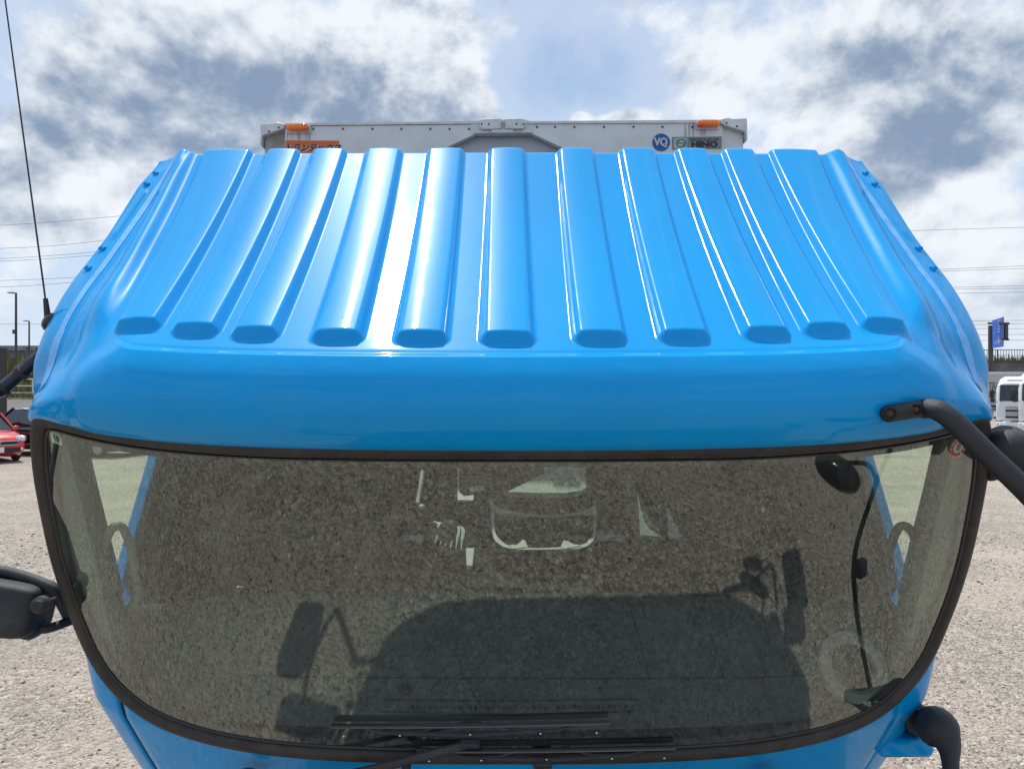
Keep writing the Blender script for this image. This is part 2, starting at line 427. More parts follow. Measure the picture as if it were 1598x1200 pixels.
# ------------------------------------------------------------------ setting: ground, road, gravel
g = MB(); g.add([(-3000, -400, 0), (3000, -400, 0), (3000, 6000, 0), (-3000, 6000, 0)], [(0, 1, 2, 3)])
mk('ground', g, M_GND, smooth=False, kind='structure')
g = MB().box((0, 118, .0), (900, 60, .02)); mk('road', g, M_ASPH, smooth=False, kind='structure')

def stone_mesh(i):
    import bmesh
    bm = bmesh.new(); bmesh.ops.create_icosphere(bm, subdivisions=1, radius=.5)
    r = random.Random(i)
    sx, sy, szz = r.uniform(.8, 1.2), r.uniform(.6, 1.0), r.uniform(.4, .7)
    for v in bm.verts: v.co = Vector((v.co.x*sx, v.co.y*sy, v.co.z*szz))*r.uniform(.8, 1.15)
    me = bpy.data.meshes.new('gravel_stone'); bm.to_mesh(me); bm.free(); me.materials.append(M_STONE)
    return me
rs = np.random.RandomState(5)
def scatter(n, x0, x1, y0, y1, cond=None):
    p = np.stack([rs.uniform(x0, x1, n), rs.uniform(y0, y1, n)], 1)
    return p[cond(p)] if cond is not None else p
pa = scatter(60000, -5.2, 5.2, -2.2, 3.0)
pb = scatter(110000, -9.5, 9.5, 3.0, 12.0, lambda p: (np.abs(p[:, 0]) > .40*p[:, 1]) & (np.abs(p[:, 0]) < .80*p[:, 1]) & (rs.rand(len(p)) < (3.8/p[:, 1])**1.2))
pts = np.concatenate([pa, pb]); n = len(pts)
clump = np.sin(pts[:, 0]*1.9+1.3*np.sin(pts[:, 1]*1.3))*np.sin(pts[:, 1]*2.3+1.1*np.cos(pts[:, 0]*1.7))
keep = rs.rand(n) < (.72+.38*clump); pts = pts[keep]; n = len(pts)
me = bpy.data.meshes.new('gravel')
me.vertices.add(n)
zz_ = rs.uniform(-.002, .004, n)
me.vertices.foreach_set('co', np.column_stack([pts, zz_]).astype(np.float32).ravel())
a1 = me.attributes.new('siz', 'FLOAT', 'POINT'); sv = (.010+.020*rs.rand(n)**2.6+.018*(rs.rand(n) > .985)).astype(np.float32)*np.clip(pts[:, 1]/6, 1, 1.8).astype(np.float32); a1.data.foreach_set('value', sv)
a2 = me.attributes.new('rot', 'FLOAT_VECTOR', 'POINT'); a2.data.foreach_set('vector', np.column_stack([rs.uniform(-.5, .5, n), rs.uniform(-.5, .5, n), rs.uniform(0, 6.28, n)]).astype(np.float32).ravel())
a3 = me.attributes.new('pick', 'INT', 'POINT'); a3.data.foreach_set('value', rs.randint(0, 4, n).astype(np.int32))
gravel = bpy.data.objects.new('gravel', me); col.objects.link(gravel); gravel['kind'] = 'stuff'
tag(gravel, 'loose pale gravel stones covering the yard', 'gravel')
scol = bpy.data.collections.new('gravel_sources')
for i in range(4):
    so_ = bpy.data.objects.new('gravel_stone', stone_mesh(i)); scol.objects.link(so_)
ng = bpy.data.node_groups.new('scatter_gravel', 'GeometryNodeTree')
ng.interface.new_socket('Geometry', in_out='INPUT', socket_type='NodeSocketGeometry'); ng.interface.new_socket('Geometry', in_out='OUTPUT', socket_type='NodeSocketGeometry')
gi = ng.nodes.new('NodeGroupInput'); go = ng.nodes.new('NodeGroupOutput')
mp = ng.nodes.new('GeometryNodeMeshToPoints'); ip = ng.nodes.new('GeometryNodeInstanceOnPoints'); ci = ng.nodes.new('GeometryNodeCollectionInfo')
ci.inputs['Collection'].default_value = scol; ci.inputs['Separate Children'].default_value = True; ci.inputs['Reset Children'].default_value = True
def attr(nm, ty):
    q = ng.nodes.new('GeometryNodeInputNamedAttribute'); q.data_type = ty; q.inputs[0].default_value = nm; return q.outputs['Attribute']
ng.links.new(gi.outputs[0], mp.inputs[0]); ng.links.new(mp.outputs[0], ip.inputs['Points']); ng.links.new(ci.outputs[0], ip.inputs['Instance'])
ip.inputs['Pick Instance'].default_value = True
ng.links.new(attr('pick', 'INT'), ip.inputs['Instance Index']); ng.links.new(attr('siz', 'FLOAT'), ip.inputs['Scale'])
e2r = ng.nodes.new('FunctionNodeEulerToRotation'); ng.links.new(attr('rot', 'FLOAT_VECTOR'), e2r.inputs[0]); ng.links.new(e2r.outputs[0], ip.inputs['Rotation'])
ng.links.new(ip.outputs[0], go.inputs[0])
md = gravel.modifiers.new('scatter', 'NODES'); md.node_group = ng

# ------------------------------------------------------------------ the blue truck
truck = thing('truck', 'large truck with bright blue ribbed cab tilted forward and grey wing body behind', 'truck', (0, 3.0, 0))
TINV = Matrix.Translation((0, -3.0, 0))
TILT = R(37)
OD, OZ = 1.6, CAM_H-.153
MC = Matrix.Translation((0, OD, OZ)) @ Matrix.Rotation(TILT, 4, 'X')     # cab frame -> world
MCI = MC.inverted()
MP = TINV @ MC
def loc(p): return MCI @ Vector(p)
def cabpt(u, v, x=None, y=None, z=None):
    "point of the cab frame where the sight line (u, v) meets the plane x=, y= or z="
    o = MCI @ Vector((0, 0, CAM_H)); q = MCI @ P3(u, v, 1.0); d = q-o
    k = ((x-o.x)/d.x) if x is not None else ((y-o.y)/d.y if y is not None else (z-o.z)/d.z)
    return o+d*k
TH = .307
def bow(x): x = abs(x); return .031*x*x+.0413*x**5.7
def gy(x, z): return TH*z+bow(x)+.05*z*(z+.84)*-1.0*.35
def glass_hit(u, v, off=0.0):
    o = MCI @ Vector((0, 0, CAM_H)); d = (MCI @ P3(u, v, 1.0))-o
    lo, hi = 1.2, 3.2
    for _ in range(50):
        m_ = (lo+hi)/2; p = o+d*m_
        if p.y-(gy(p.x, p.z)-off) < 0: lo = m_
        else: hi = m_
    return o+d*hi
def cab(name, mb, m, parent=None, **kw):
    return mk(name, mb, m, parent or truck, MP if parent is None else None, **kw)

# outline of the windscreen seal (outer edge), traced on the left and mirrored
half = [(797, 693), (700, 693), (550, 692), (430, 690), (363, 687), (269, 680), (175, 668), (113, 655), (80, 646), (64, 643), (55, 649), (53, 664), (54, 700), (60, 752),
        (78, 843), (92, 895), (106, 937), (131, 1000), (146, 1030), (164, 1058), (192, 1089), (222, 1114), (270, 1139), (353, 1163), (456, 1178), (594, 1186), (700, 1188), (797, 1188)]
hp = [glass_hit(u, v) for u, v in half]
hp = [Vector((min(p.x, 0), p.y, p.z)) for p in hp]
hp[0].x = 0; hp[-1].x = 0
hl = crom([(p.x, 0, p.z) for p in hp], 6)
loop = [(p.x, p.z) for p in hl]+[(-p.x, p.z) for p in hl[-2:0:-1]]
# even resample
def resample(L, n):
    A = np.array(L+[L[0]]); d = np.r_[0, np.cumsum(np.hypot(*np.diff(A, axis=0).T))]
    q = np.linspace(0, d[-1], n, endpoint=False)
    return np.column_stack([np.interp(q, d, A[:, 0]), np.interp(q, d, A[:, 1])])
NL = 360
OUT = resample(loop, NL)
for _ in range(3): OUT = (np.roll(OUT, 1, 0)+OUT*2+np.roll(OUT, -1, 0))/4
def inset(A, d):
    tn = np.roll(A, -1, 0)-np.roll(A, 1, 0); tn /= np.linalg.norm(tn, axis=1)[:, None]
    nr = np.column_stack([tn[:, 1], -tn[:, 0]])
    c = A.mean(0)
    if ((A+nr*.01-c)**2).sum() > ((A-c)**2).sum(): nr = -nr
    return A+nr*d
def seal_w(A):   # a little wider along the top
    return .031
def surf(A, off):
    P = []
    for x, z in A:
        y = gy(x, z)
        n = Vector((-(gy(x+.01, z)-gy(x-.01, z))/.02, 1, -(gy(x, z+.01)-gy(x, z-.01))/.02)).normalized()
        p = Vector((x, y, z))-n*off; P.append(p)
    return P
# windscreen
rings = []
INN = inset(OUT, .024)
ctr = np.array([0, INN[:, 1].mean()])
mb = MB(); NR = 46
A = [surf(ctr+(INN-ctr)*(1-k/NR), 0) for k in range(NR)]
rows = np.array([[tuple(p) for p in r]+[tuple(r[0])] for r in A]); mb.grid(rows)
cpt = surf([ctr], 0)[0]; o0 = len(mb.v); mb.v.append(tuple(cpt)); base = (NR-1)*(NL+1)
for i in range(NL): mb.f.append((base+i, base+i+1, o0))
windscreen = cab('windscreen', mb, M_WS, angle=180)
# seal: rubber section swept round the outline
prof = [(-.004, -.006), (-.002, .007), (.004, .0125), (.013, .0145), (.022, .013), (.0295, .009), (.034, .002), (.034, -.004)]
mb = MB(); rr_ = []
for d, off in prof: rr_.append(surf(inset(OUT, d), off))
G = np.array([[tuple(p) for p in r]+[tuple(r[0])] for r in rr_]); mb.grid(G)
seal = cab('windscreen_seal', mb, M_RUB, angle=60)
prof = [(.036, .0006), (.0375, .004), (.041, .004), (.043, .0006)]
mb = MB(); G = np.array([[tuple(p) for p in r]+[tuple(r[0])] for r in [surf(inset(OUT, d), off) for d, off in prof]]); mb.grid(G)
cab('seal_lip', mb, M_BLKG, seal, angle=60)
# frit band just inside the seal, behind the glass
mb = MB(); G = np.array([[tuple(p) for p in r]+[tuple(r[0])] for r in [surf(inset(OUT, .03), -.004), surf(inset(OUT, .058), -.004), surf(inset(OUT, .058), -.012), surf(inset(OUT, .03), -.012)]]); mb.grid(G)
cab('frame_flange', mb, M_TRIMD, windscreen)

# --- roof sheet
cs = []                                     # plan curve of the header: x, y
for x in np.linspace(0, 1.13, 330): cs.append((x, bow(x)))
a0 = math.atan(.062*1.13+.2354*1.13**4.7); x0, y0 = cs[-1]; Rr = (1.200-x0)/(1-math.sin(a0))
for a in np.linspace(a0, math.pi/2, 34)[1:]:
    cs.append((x0+Rr*(math.sin(a)-math.sin(a0)), y0+Rr*(math.cos(a0)-math.cos(a))))
cs = np.array(cs); PL = np.concatenate([cs[:0:-1]*np.array([-1, 1]), cs])      # left to right
YC = PL[-1, 1]
prof = [(.012, -.012), (.002, 0), (-.006, .012), (-.012, .04), (-.013, .075), (-.004, .115), (.018, .148), (.052, .172), (.092, .187), (.125, .1935)]
zr = lambda d: .1935-.031*max(d-.125, 0)+.0650*max(d-.125, 0)**2
prof += [(d, zr(d)) for d in np.linspace(.17, 1.255, 26)]
e0 = zr(1.255)
prof += [(1.270, e0-.000), (1.284, e0-.004), (1.295, e0-.014), (1.300, e0-.032), (1.3005, e0-.07), (1.3005, e0-.14)]
pr = crom([(a, b, 0) for a, b in prof], 9)
# thin out nothing: rows follow the spline
DF = np.array([p.x for p in pr]); ZF = np.array([p.y for p in pr])
def zs(y): y = np.maximum(y, .262); return .226-.17*(1.24-y)-.066*np.exp(-(y-.257)/.13)
def smin(a, b, k):
    h = np.clip(.5+.5*(b-a)/k, 0, 1); return b*(1-h)+a*h-k*h*(1-h)
def sst(x, a, b):
    q = np.clip((x-a)/(b-a), 0, 1); return q*q*(3-2*q)
RIBS = []
fr = {6: 792, 5: 661, 4: 532.5, 3: 405, 2: 310, 1: 215}; re_ = {6: 791, 5: 695.5, 4: 599, 3: 514, 2: 441, 1: 354}
fw = {6: 60, 5: 58, 4: 56, 3: 50, 2: 50, 1: 50}; rw = {6: 45, 5: 45, 4: 45, 3: 41, 2: 40, 1: 66}
ysf = {6: .135, 5: .137, 4: .140, 3: .150, 2: .162, 1: .178}
for k in range(1, 7):
    cf = (fr[k]-CX)/F*1.66; cr = (re_[k]-CX)/F*2.46; wf = fw[k]/F*1.66/2; wr = rw[k]/F*2.46/2
    RIBS.append((cf, cr, wf, wr, ysf[k]+bow(cf)*.55))
    if k < 6: RIBS.append((-cf, -cr, wf, wr, ysf[k]+bow(cf)*.55))
def ribh(x, y):
    h = np.zeros_like(x)
    for cf, cr, wf, wr, ys in RIBS:
        tt = (y-.17)/(1.26-.17); c = cf+(cr-cf)*tt; hw = wf+(wr-wf)*tt
        wall = .0235-.0055*np.clip(tt, 0, 1)
        dx = np.abs(x-c)-hw
        dy = np.maximum((ys+.038)-y, 0)*.75
        # rounded foot at the front end
        q = np.sqrt(np.maximum(dx, 0)**2+dy**2)
        lin = np.clip(q/wall, 0, 1); s = 1-(.45*sst(q, 0.0, wall)+.55*np.where(lin < .12, lin**2*4.17*.5, np.where(lin > .88, 1-(1-lin)**2*4.17*.5, .03+(lin-.12)*.94/.76)))
        crownr = .0026*(1-np.clip((x-c)/(hw+.001), -1, 1)**2)
        hn = s*(.0225-.0065*np.clip(tt, 0, 1)+crownr); h = np.sqrt(h*h+hn*hn) if False else np.maximum(h, hn)
    # outer rails
    for sg in (-1, 1):
        tt = (y-.17)/1.09; c = sg*(1.005+.130*tt)
        dx = np.abs(x-c)-.014
        s = (1-sst(dx, -.012, .034+.022*(1-np.clip(tt*2.2, 0, 1))))*sst(y, .05, .46)
        h = np.maximum(h, s*(.030-.010*np.clip(tt, 0, 1)))
    return h
KF, KR = [-1.200, -1.06], [-1.232, -1.190]
for sg in (-1,): KF += [-1.005-.048, -1.005+.048]; KR += [-1.135-.046, -1.135+.044]
for cf, cr, wf, wr, ys in sorted(RIBS):
    KF += [cf-wf-.0235, cf-wf, cf+wf, cf+wf+.0235]; KR += [cr-wr-.018, cr-wr, cr+wr, cr+wr+.018]
KF = KF+[1.005-.048, 1.005+.048, 1.06, 1.200]; KR = KR+[1.135-.044, 1.135+.046, 1.190, 1.232]
assert all(a < b for a, b in zip(KF, KF[1:])) and all(a < b for a, b in zip(KR, KR[1:])), (KF, KR)
rw_n, cn = len(DF), len(PL)
XX = np.zeros((rw_n, cn)); YY = np.zeros_like(XX); ZZ = np.zeros_like(XX)
for j in range(rw_n):
    d = DF[j]; sc_ = (1.3005-PL[:, 1])/1.3005 if d > .0 else np.ones(cn)
    st = 1+2.6*sst(np.abs(PL[:, 0]), .84, 1.15)
    dp = d+(st-1)*(min(max(d, 0), .125) if d < .125 else .125*(1-sst(np.array(d), .125, .75)))
    YY[j] = PL[:, 1]+dp*sc_
    tq = np.clip((YY[j]-.17)/1.09, 0, 1.06)
    XX[j] = PL[:, 0]*(1-tq)+np.interp(PL[:, 0], KF, KR)*tq
    dd = d
    crown = .022*(XX[j]/1.1)**2*sst(dd, .0, .3)
    zz_m = ZF[j]-crown
    # shallow sag towards the side of the front face
    yy = YY[j]; ds = 1.215-np.abs(XX[j])
    ds = np.maximum(1.225-np.abs(XX[j])-.018*(1-sst(yy, .20, .40)), 0)
    Wd = .38; S = 1-(1-np.clip(ds/Wd, 0, 1))**2.3
    zb = zs(yy)-.020*(1-sst(yy, .18, .34))
    ztop = zb+(zr(min(max(d, .125), 1.255))-.006*(XX[j]/1.1)**2-zb)*S
    rear_drop = ZF[j]-zr(min(d, 1.255)) if d > 1.255 else 0
    if d < .125 and j < len(DF):
        k = float(np.clip(ZF[j]/.1935, -1, 1)); fp = k if k < 0 else k
        z = ztop*fp-.045*(1-fp)*sst(np.abs(PL[:, 0]), 1.10, 1.20) if fp > 0 else ZF[j]-.045*sst(np.abs(PL[:, 0]), 1.10, 1.20)
    else: z = ztop+rear_drop
    z = z-.022*sst(np.abs(XX[j]), 1.15, 1.232)*sst(yy, 1.05, 1.27)
    ZZ[j] = z
XX = XX+np.sign(XX)*.030*sst(YY, .19, .32)*(1-sst(YY, .42, .85))*sst(np.abs(PL[:, 0])[None, :], 1.06, 1.18)
hh = ribh(XX, YY)
fade = 1-sst(DF, 1.185, 1.2)[:, None]*.0
ZZ += hh*.99; 
# visor bulge: pushed outwards, with a crisp upper edge and rounded ends
s_run = np.r_[0, np.cumsum(np.hypot(np.diff(DF), np.diff(ZF)))]
top_s = np.interp(.112, DF[20:], s_run[20:])
xe = 0.985-.09*sst(s_run, top_s-.11, top_s)[:, None]
bul = (1-sst(s_run, top_s-.011, top_s+.002)[:, None])*(1-sst(np.abs(XX), xe-.03, xe+.035))
bul = bul*sst(s_run, -.01, .05)[:, None]
ZZ += bul*.0085; YY -= bul*.0085
# recessed ditch line
yyy = YY; gx = 1.122
dl = np.exp(-((np.abs(XX)-gx)/.009)**2)*sst(yyy, .2, .30)
ZZ -= dl*.0022
mb = MB(); mb.grid(np.stack([XX, YY, ZZ], 2))
roof = cab('roof_panel', mb, M_BLUE, angle=75)
from bisect import bisect
SIDE_C = {sg: [k for k in range(0, cn, 2) if PL[k, 0]*sg > .88] for sg in (-1, 1)}
def roof_z(x, y):
    sg = 1 if x > 0 else -1; q = []
    for k in SIDE_C[sg]: q.append((float(np.interp(y, YY[20:, k], XX[20:, k])), float(np.interp(y, YY[20:, k], ZZ[20:, k]))))
    q.sort(); a = np.array(q); return float(np.interp(x, a[:, 0], a[:, 1]))
def roof_n(x, y):
    e = .01
    return Vector((-(roof_z(x+e, y)-roof_z(x-e, y))/(2*e), -(roof_z(x, y+e)-roof_z(x, y-e))/(2*e), 1)).normalized()
# seam sealer strips
for sg in (-1, 1):
    mb = MB(); ys_ = np.linspace(.205, 1.19, 60)
    rows = []
    for k, y in enumerate(ys_):
        wd = .011+.004*math.sin(k*.5)*0 + (.004 if y < .34 else 0)
        xs_ = [sg*(1.152-wd), sg*(1.152-wd), sg*1.152, sg*(1.152+wd), sg*(1.152+wd)]
        hs = [-.002, .0016, .0022, .0016, -.002]
        rows.append([(x, y, roof_z(x, y)+h) for x, h in zip(xs_, hs)])
    mb.grid(np.array(rows)); cab('seam_strip', mb, M_SEAM, roof, angle=30)
# drip-rail lip under the strip and along the side
    for y in (.626, .725, 1.084, 1.165):
        x = sg*1.203; z = roof_z(x, y); n_ = roof_n(sg*1.19, y); n_ = Vector((sg*.55, n_.y*.5, .8)).normalized()
        b_ = MB().lathe(Vector((x, y, z))-n_*.002, n_, [(0, .013), (.003, .013), (.004, .011), (.005, .0075), (.011, .007), (.012, .005)], 8)
        cab('roof_bolt', b_, M_BLUE, roof, angle=30)
for sg in (-1, 1):     # small dimples' raised pad between the bolts, as pressed in the side
    mb = MB(); rows = []
    for y in np.linspace(.70, 1.13, 24):
        rows.append([(sg*x, y, roof_z(sg*x, y)+.0045*float(sst(np.array(y), .76, .79)*(1-sst(np.array(y), 1.03, 1.06)))*c-.001*(1-c)) for x, c in ((1.178, 0), (1.185, 1), (1.205, 1), (1.212, 0))])
    mb.grid(np.array(rows)); cab('side_pressing', mb, M_BLUE, roof)

# --- lower shell: front panel and corner panels
zrow = np.concatenate([np.linspace(.0, -.84, 60), np.linspace(-.85, -1.9, 40)])
def shell_pt(i, z):
    x, y = PL[i]
    if z > -.84: yy = y+TH*z+.05*z*(z+.84)*-.35
    else: yy = y+TH*-.84+.09*(z+.84)
    # round the front corner back under the belt
    k = 1+.012*min(1, -z/.84)-.10*max(0, -z-.80)**1.3-.02*sst(np.array(abs(x)), 1.15, 1.2)*(1+max(-1, z/.15) if z > -.15 else 0)
    return (x*k, yy, z)
from math import atan2
def inside(x, z, A):
    c = False; n_ = len(A); j = n_-1
    for i in range(n_):
        if (A[i][1] > z) != (A[j][1] > z) and x < (A[j][0]-A[i][0])*(z-A[i][1])/(A[j][1]-A[i][1]+1e-12)+A[i][0]: c = not c
        j = i
    return c
HOLE = inset(OUT, .012)[::4]
idx = list(range(0, len(PL), 5))
if idx[-1] != len(PL)-1: idx.append(len(PL)-1)
def shell(sel):
    mb = MB(); pt = {}; 
    for a in range(len(idx)-1):
        for r in range(len(zrow)-1):
            i0, i1 = idx[a], idx[a+1]; z0, z1 = zrow[r], zrow[r+1]
            xc = (PL[i0][0]+PL[i1][0])/2; zc = (z0+z1)/2
            if not sel(xc, zc): continue
            if abs(xc) < 1.18 and inside(xc, zc, HOLE): continue
            ids = []
            for (ii, zz2) in ((i0, z0), (i1, z0), (i1, z1), (i0, z1)):
                key = (ii, zz2)
                if key not in pt: pt[key] = len(mb.v); mb.v.append(shell_pt(ii, zz2))
                ids.append(pt[key])
            mb.f.append(tuple(ids))
    return mb
XG = 1.06
front = cab('front_panel', shell(lambda x, z: abs(x) < XG and z < -.5), M_BLUE, angle=60)
sol = front.modifiers.new('sheet', 'SOLIDIFY'); sol.thickness = .012; sol.offset = -1
for sg in (-1, 1):
    cp = cab('corner_panel', shell(lambda x, z, sg=sg: x*sg > (XG+.006 if z < -.5 else .9)), M_BLUE, angle=60)
    s_ = cp.modifiers.new('sheet', 'SOLIDIFY'); s_.thickness = .012; s_.offset = -1
    # dark shut line behind the gap
    mb = MB(); j = np.abs(PL[:, 0]-sg*(XG+.004)).argmin()
    rows = [[tuple(Vector(shell_pt(j+k, z))+Vector((0, .006, 0))) for k in (-6, 0, 6)] for z in zrow if z < -.7]
    mb.grid(np.array(rows)); cab('shut_line', mb, M_GAP, cp)
# header metal strip hidden under the seal, and cab interior lining of the roof
mb = MB(); rows = []
for y in np.linspace(.10, 1.17, 20):
    rows.append([(x, y+bow(x)*(1-y/1.2), -.02+.13*min(1, y/.3)-.10*abs(x)**4) for x in np.linspace(-1.10, 1.10, 30)])
mb.grid(np.array(rows)); cab('headliner', mb, M_TRIM)

# --- doors with side windows
for sg in (-1, 1):
    door = cab('door', MB().prism([(.20, -.725), (.33, -.672), (.624, -.553), (.80, -.50), (1.14, -.49), (1.16, -1.75), (.16, -1.75)], (sg*1.196, sg*1.238), lambda a, b, e: (e, a, b)), M_BLUE, angle=30, bevel=.008)
    mb = MB()
    mb.prism([(.345, -.04), (.29, -.04), (.11, -.72), (.163, -.72)], (sg*1.178, sg*1.205), lambda a, b, e: (e, a, b))
    mb.prism([(1.10, -.02), (1.15, -.02), (1.15, -.52), (1.10, -.52)], (sg*1.185, sg*1.225), lambda a, b, e: (e, a, b))
    mb.prism([(.46, .0), (1.27, .10), (1.27, -.03), (.46, -.05)], (sg*1.185, sg*1.210), lambda a, b, e: (e, a, b))
    cab('window_frame', mb, M_BLUE, door)
    cab('side_window', MB().prism([(.37, -.03), (1.12, .01), (1.12, -.52), (.80, -.53), (.624, -.58), (.33, -.70), (.19, -.71)], (sg*1.203, sg*1.2075), lambda a, b, e: (e, a, b)), M_SIDE, door, smooth=False)
    cab('belt_seal', MB().prism([(.20, -.722), (.33, -.669), (.624, -.550), (.80, -.497), (1.12, -.487), (1.12, -.51), (.80, -.53), (.624, -.58), (.33, -.70), (.20, -.75)], (sg*1.176, sg*1.198), lambda a, b, e: (e, a, b)), M_RUB, door, smooth=False)
    cab('door_trim', MB().prism([(.20, -.74), (.33, -.687), (.624, -.568), (.80, -.515), (1.14, -.50), (1.14, -1.6), (.2, -1.6)], (sg*1.10, sg*1.174), lambda a, b, e: (e, a, b)), M_TRIMD, door, bevel=.012, smooth=False)
    h = [(sg*1.222, .95, -.72), (sg*1.255, .95, -.73), (sg*1.255, .80, -.73), (sg*1.222, .80, -.72)]
    cab('door_handle', MB().tube(crom(h, 5), .012, 8), M_BLK, door)
    # A pillar trim with its grab handle, B pillar
    mb = MB(); rows = []
    for z in np.linspace(.02, -.86, 24):
        yf = gy(1.10, z)+.014; yb = .342+.27*z
        rows.append([(sg*1.155, yf+.03, z), (sg*1.085, yf+.012, z), (sg*1.075, yf+.05, z), (sg*1.10, yf+.12, z), (sg*1.15, yb-.052, z), (sg*1.182, yb-.01, z)])
    mb.grid(np.array(rows)); pil = cab('pillar_trim', mb, M_TRIM, angle=60)
    U = lambda u: u if sg < 0 else 2*CX-u
    gp = [cabpt(U(158), 868, x=sg*1.10), cabpt(U(172), 828, x=sg*1.06), cabpt(U(190), 822, x=sg*1.04), cabpt(U(203), 850, x=sg*1.03), cabpt(U(212), 895, x=sg*1.03), cabpt(U(214), 930, x=sg*1.04), cabpt(U(200), 950, x=sg*1.09)]
    cab('grab_handle', MB().tube(crom(gp, 6), .0115, 10), M_TRIM if sg < 0 else M_TRIMD, pil)
    mb = MB().box((sg*1.155, 1.16, -.75), (.09, .10, 1.7)); cab('b_pillar', mb, M_TRIM, bevel=.015)
    bl = [(sg*1.09, 1.09, -.12), (sg*1.07, 1.02, -.5), (sg*1.02, .95, -.9), (sg*.95, .9, -1.2)]
    mb = MB(); rows = [[tuple(Vector(p)+Vector((0, -.02, 0))), tuple(Vector(p)+Vector((0, .02, 0)))] for p in crom(bl, 8)]
    mb.grid(np.array(rows)); cab('seat_belt', mb, mat('grey_webbing', (.20, .21, .21), .8))

# --- back wall with a rear window, floor, engine tunnel
back = cab('back_wall', MB().box((0, 1.28, -1.33), (2.36, .03, .80)).box((0, 1.28, -.03), (2.3, .03, .36)).box((-.86, 1.28, -.57), (.64, .03, .72)).box((.88, 1.28, -.57), (.60, .03, .72)), M_TRIMD, smooth=False)
cab('rear_window', MB().box((.02, 1.287, -.57), (1.12, .005, .72)), M_SIDE, back, smooth=False)
cab('cab_floor', MB().box((0, .55, -1.72), (2.36, 1.3, .04)), M_TRIMD, smooth=False)
cab('tunnel', MB().box((0, .62, -1.42), (.72, 1.0, .56)), M_SEAT, bevel=.05)

# dashboard
mb = MB(); rows = []
xs_ = np.linspace(-1.13, 1.13, 90)
for k, s_ in enumerate(np.linspace(0, 1, 34)):
    row = []
    for x in xs_:
        y0_ = gy(x, -.80)+.03; y1_ = .13-.035*abs(x)**2+0
        if s_ < .78:
            q = s_/.78; y = y0_+(y1_-y0_)*q; z = -.815+.115*math.sin(q*math.pi*.5)
            # shallow groove across and a hood over the middle
            z += .035*math.exp(-((x+.13)/.33)**4)*math.exp(-((q-1.0)/.2)**2)
            z += .03*math.exp(-((x+.70)/.24)**4)*math.exp(-((q-1.0)/.3)**2)
        else:
            q = (s_-.78)/.22; y = y1_+.035*math.sin(q*1.57)+.10*q; z = -.70-.03*q-.42*q*q
            z += (.035*math.exp(-((x+.13)/.33)**4)+.03*math.exp(-((x+.70)/.24)**4))*(1-q)
        row.append((x, y, z))
    rows.append(row)
DASHG = np.array(rows); mb.grid(DASHG)
dash = cab('dashboard', mb, M_DASH, angle=60)
def dash_pt(u, v, up=.002):
    "where the sight line meets the dash top"
    o = MCI @ Vector((0, 0, CAM_H)); d = (MCI @ P3(u, v, 1.0))-o
    for k in np.linspace(1.55, 2.5, 900):
        p = o+d*k
        if abs(p.x) > 1.12: continue
        i = min(max(int((p.x+1.13)/2.26*89), 0), 88)
        z = np.interp(p.y, DASHG[:27, i, 1], DASHG[:27, i, 2])
        if p.z <= z: return Vector((p.x, p.y, z+up))
    return p
def groove(pts, r=.0022, name='dash_groove', m=M_GAP):
    L = []
    for a, b in zip(pts[:-1], pts[1:]):
        for k in range(12): L.append(dash_pt(a[0]+(b[0]-a[0])*k/12, a[1]+(b[1]-a[1])*k/12, .0005))
    L.append(dash_pt(*pts[-1], .0005))
    cab(name, MB().tube(L, r, 6), m, dash)
groove([(310, 1050), (500, 1057), (900, 1059), (1160, 1058), (1277, 1053)])
groove([(978, 935), (995, 985), (1013, 1057)], .0018)
groove([(1088, 935), (1110, 990), (1128, 1055)], .0012)
groove([(1278, 930), (1279, 1053)], .0012)
# speaker at the passenger end of the dash
pc = dash_pt(1330, 1045, .012); nn_ = Vector((0.05, -.32, .94)).normalized()
sp_ = cab('speaker_surround', MB().lathe(pc, nn_, [(-.02, .098), (.004, .098), (.011, .088), (.011, .072), (.004, .064)], 40), mat('grey_speaker_ring', (.22, .225, .21), .7, 0, .1, 14), dash)
cab('speaker_grille', MB().lathe(pc, nn_, [(0, .064), (.006, .062), (.009, .045), (.010, .01)], 32), mat('speaker_mesh', (.05, .046, .042), .9, 0, .6, 300, .8, 300), dash)
# clip and round cap on the dash
cab('round_cap', MB().lathe(dash_pt(632, 1072, -.002), (0, -.1, 1), [(0, .02), (.004, .02), (.007, .012), (.004, .008), (.007, .004)], 20), M_TRIMD, dash)
# defroster slots near the glass
for (ua, ub, v) in ((640, 722, 1103), (730, 860, 1104), (866, 990, 1103)):
    n_ = int((ub-ua)/9)
    for k in range(n_):
        a = dash_pt(ua+k*9+1, v+4, .0015); b = dash_pt(ua+k*9+7, v-4, .0015)
        mb = MB().box(((a.x+b.x)/2, (a.y+b.y)/2, (a.z+b.z)/2), (abs(b.x-a.x), abs(b.y-a.y), .002)); cab('vent_slot', mb, M_GAP, dash, smooth=False)
groove([(600, 1092), (800, 1094), (995, 1091)], .003)
groove([(590, 1110), (800, 1116), (998, 1110)], .0035)

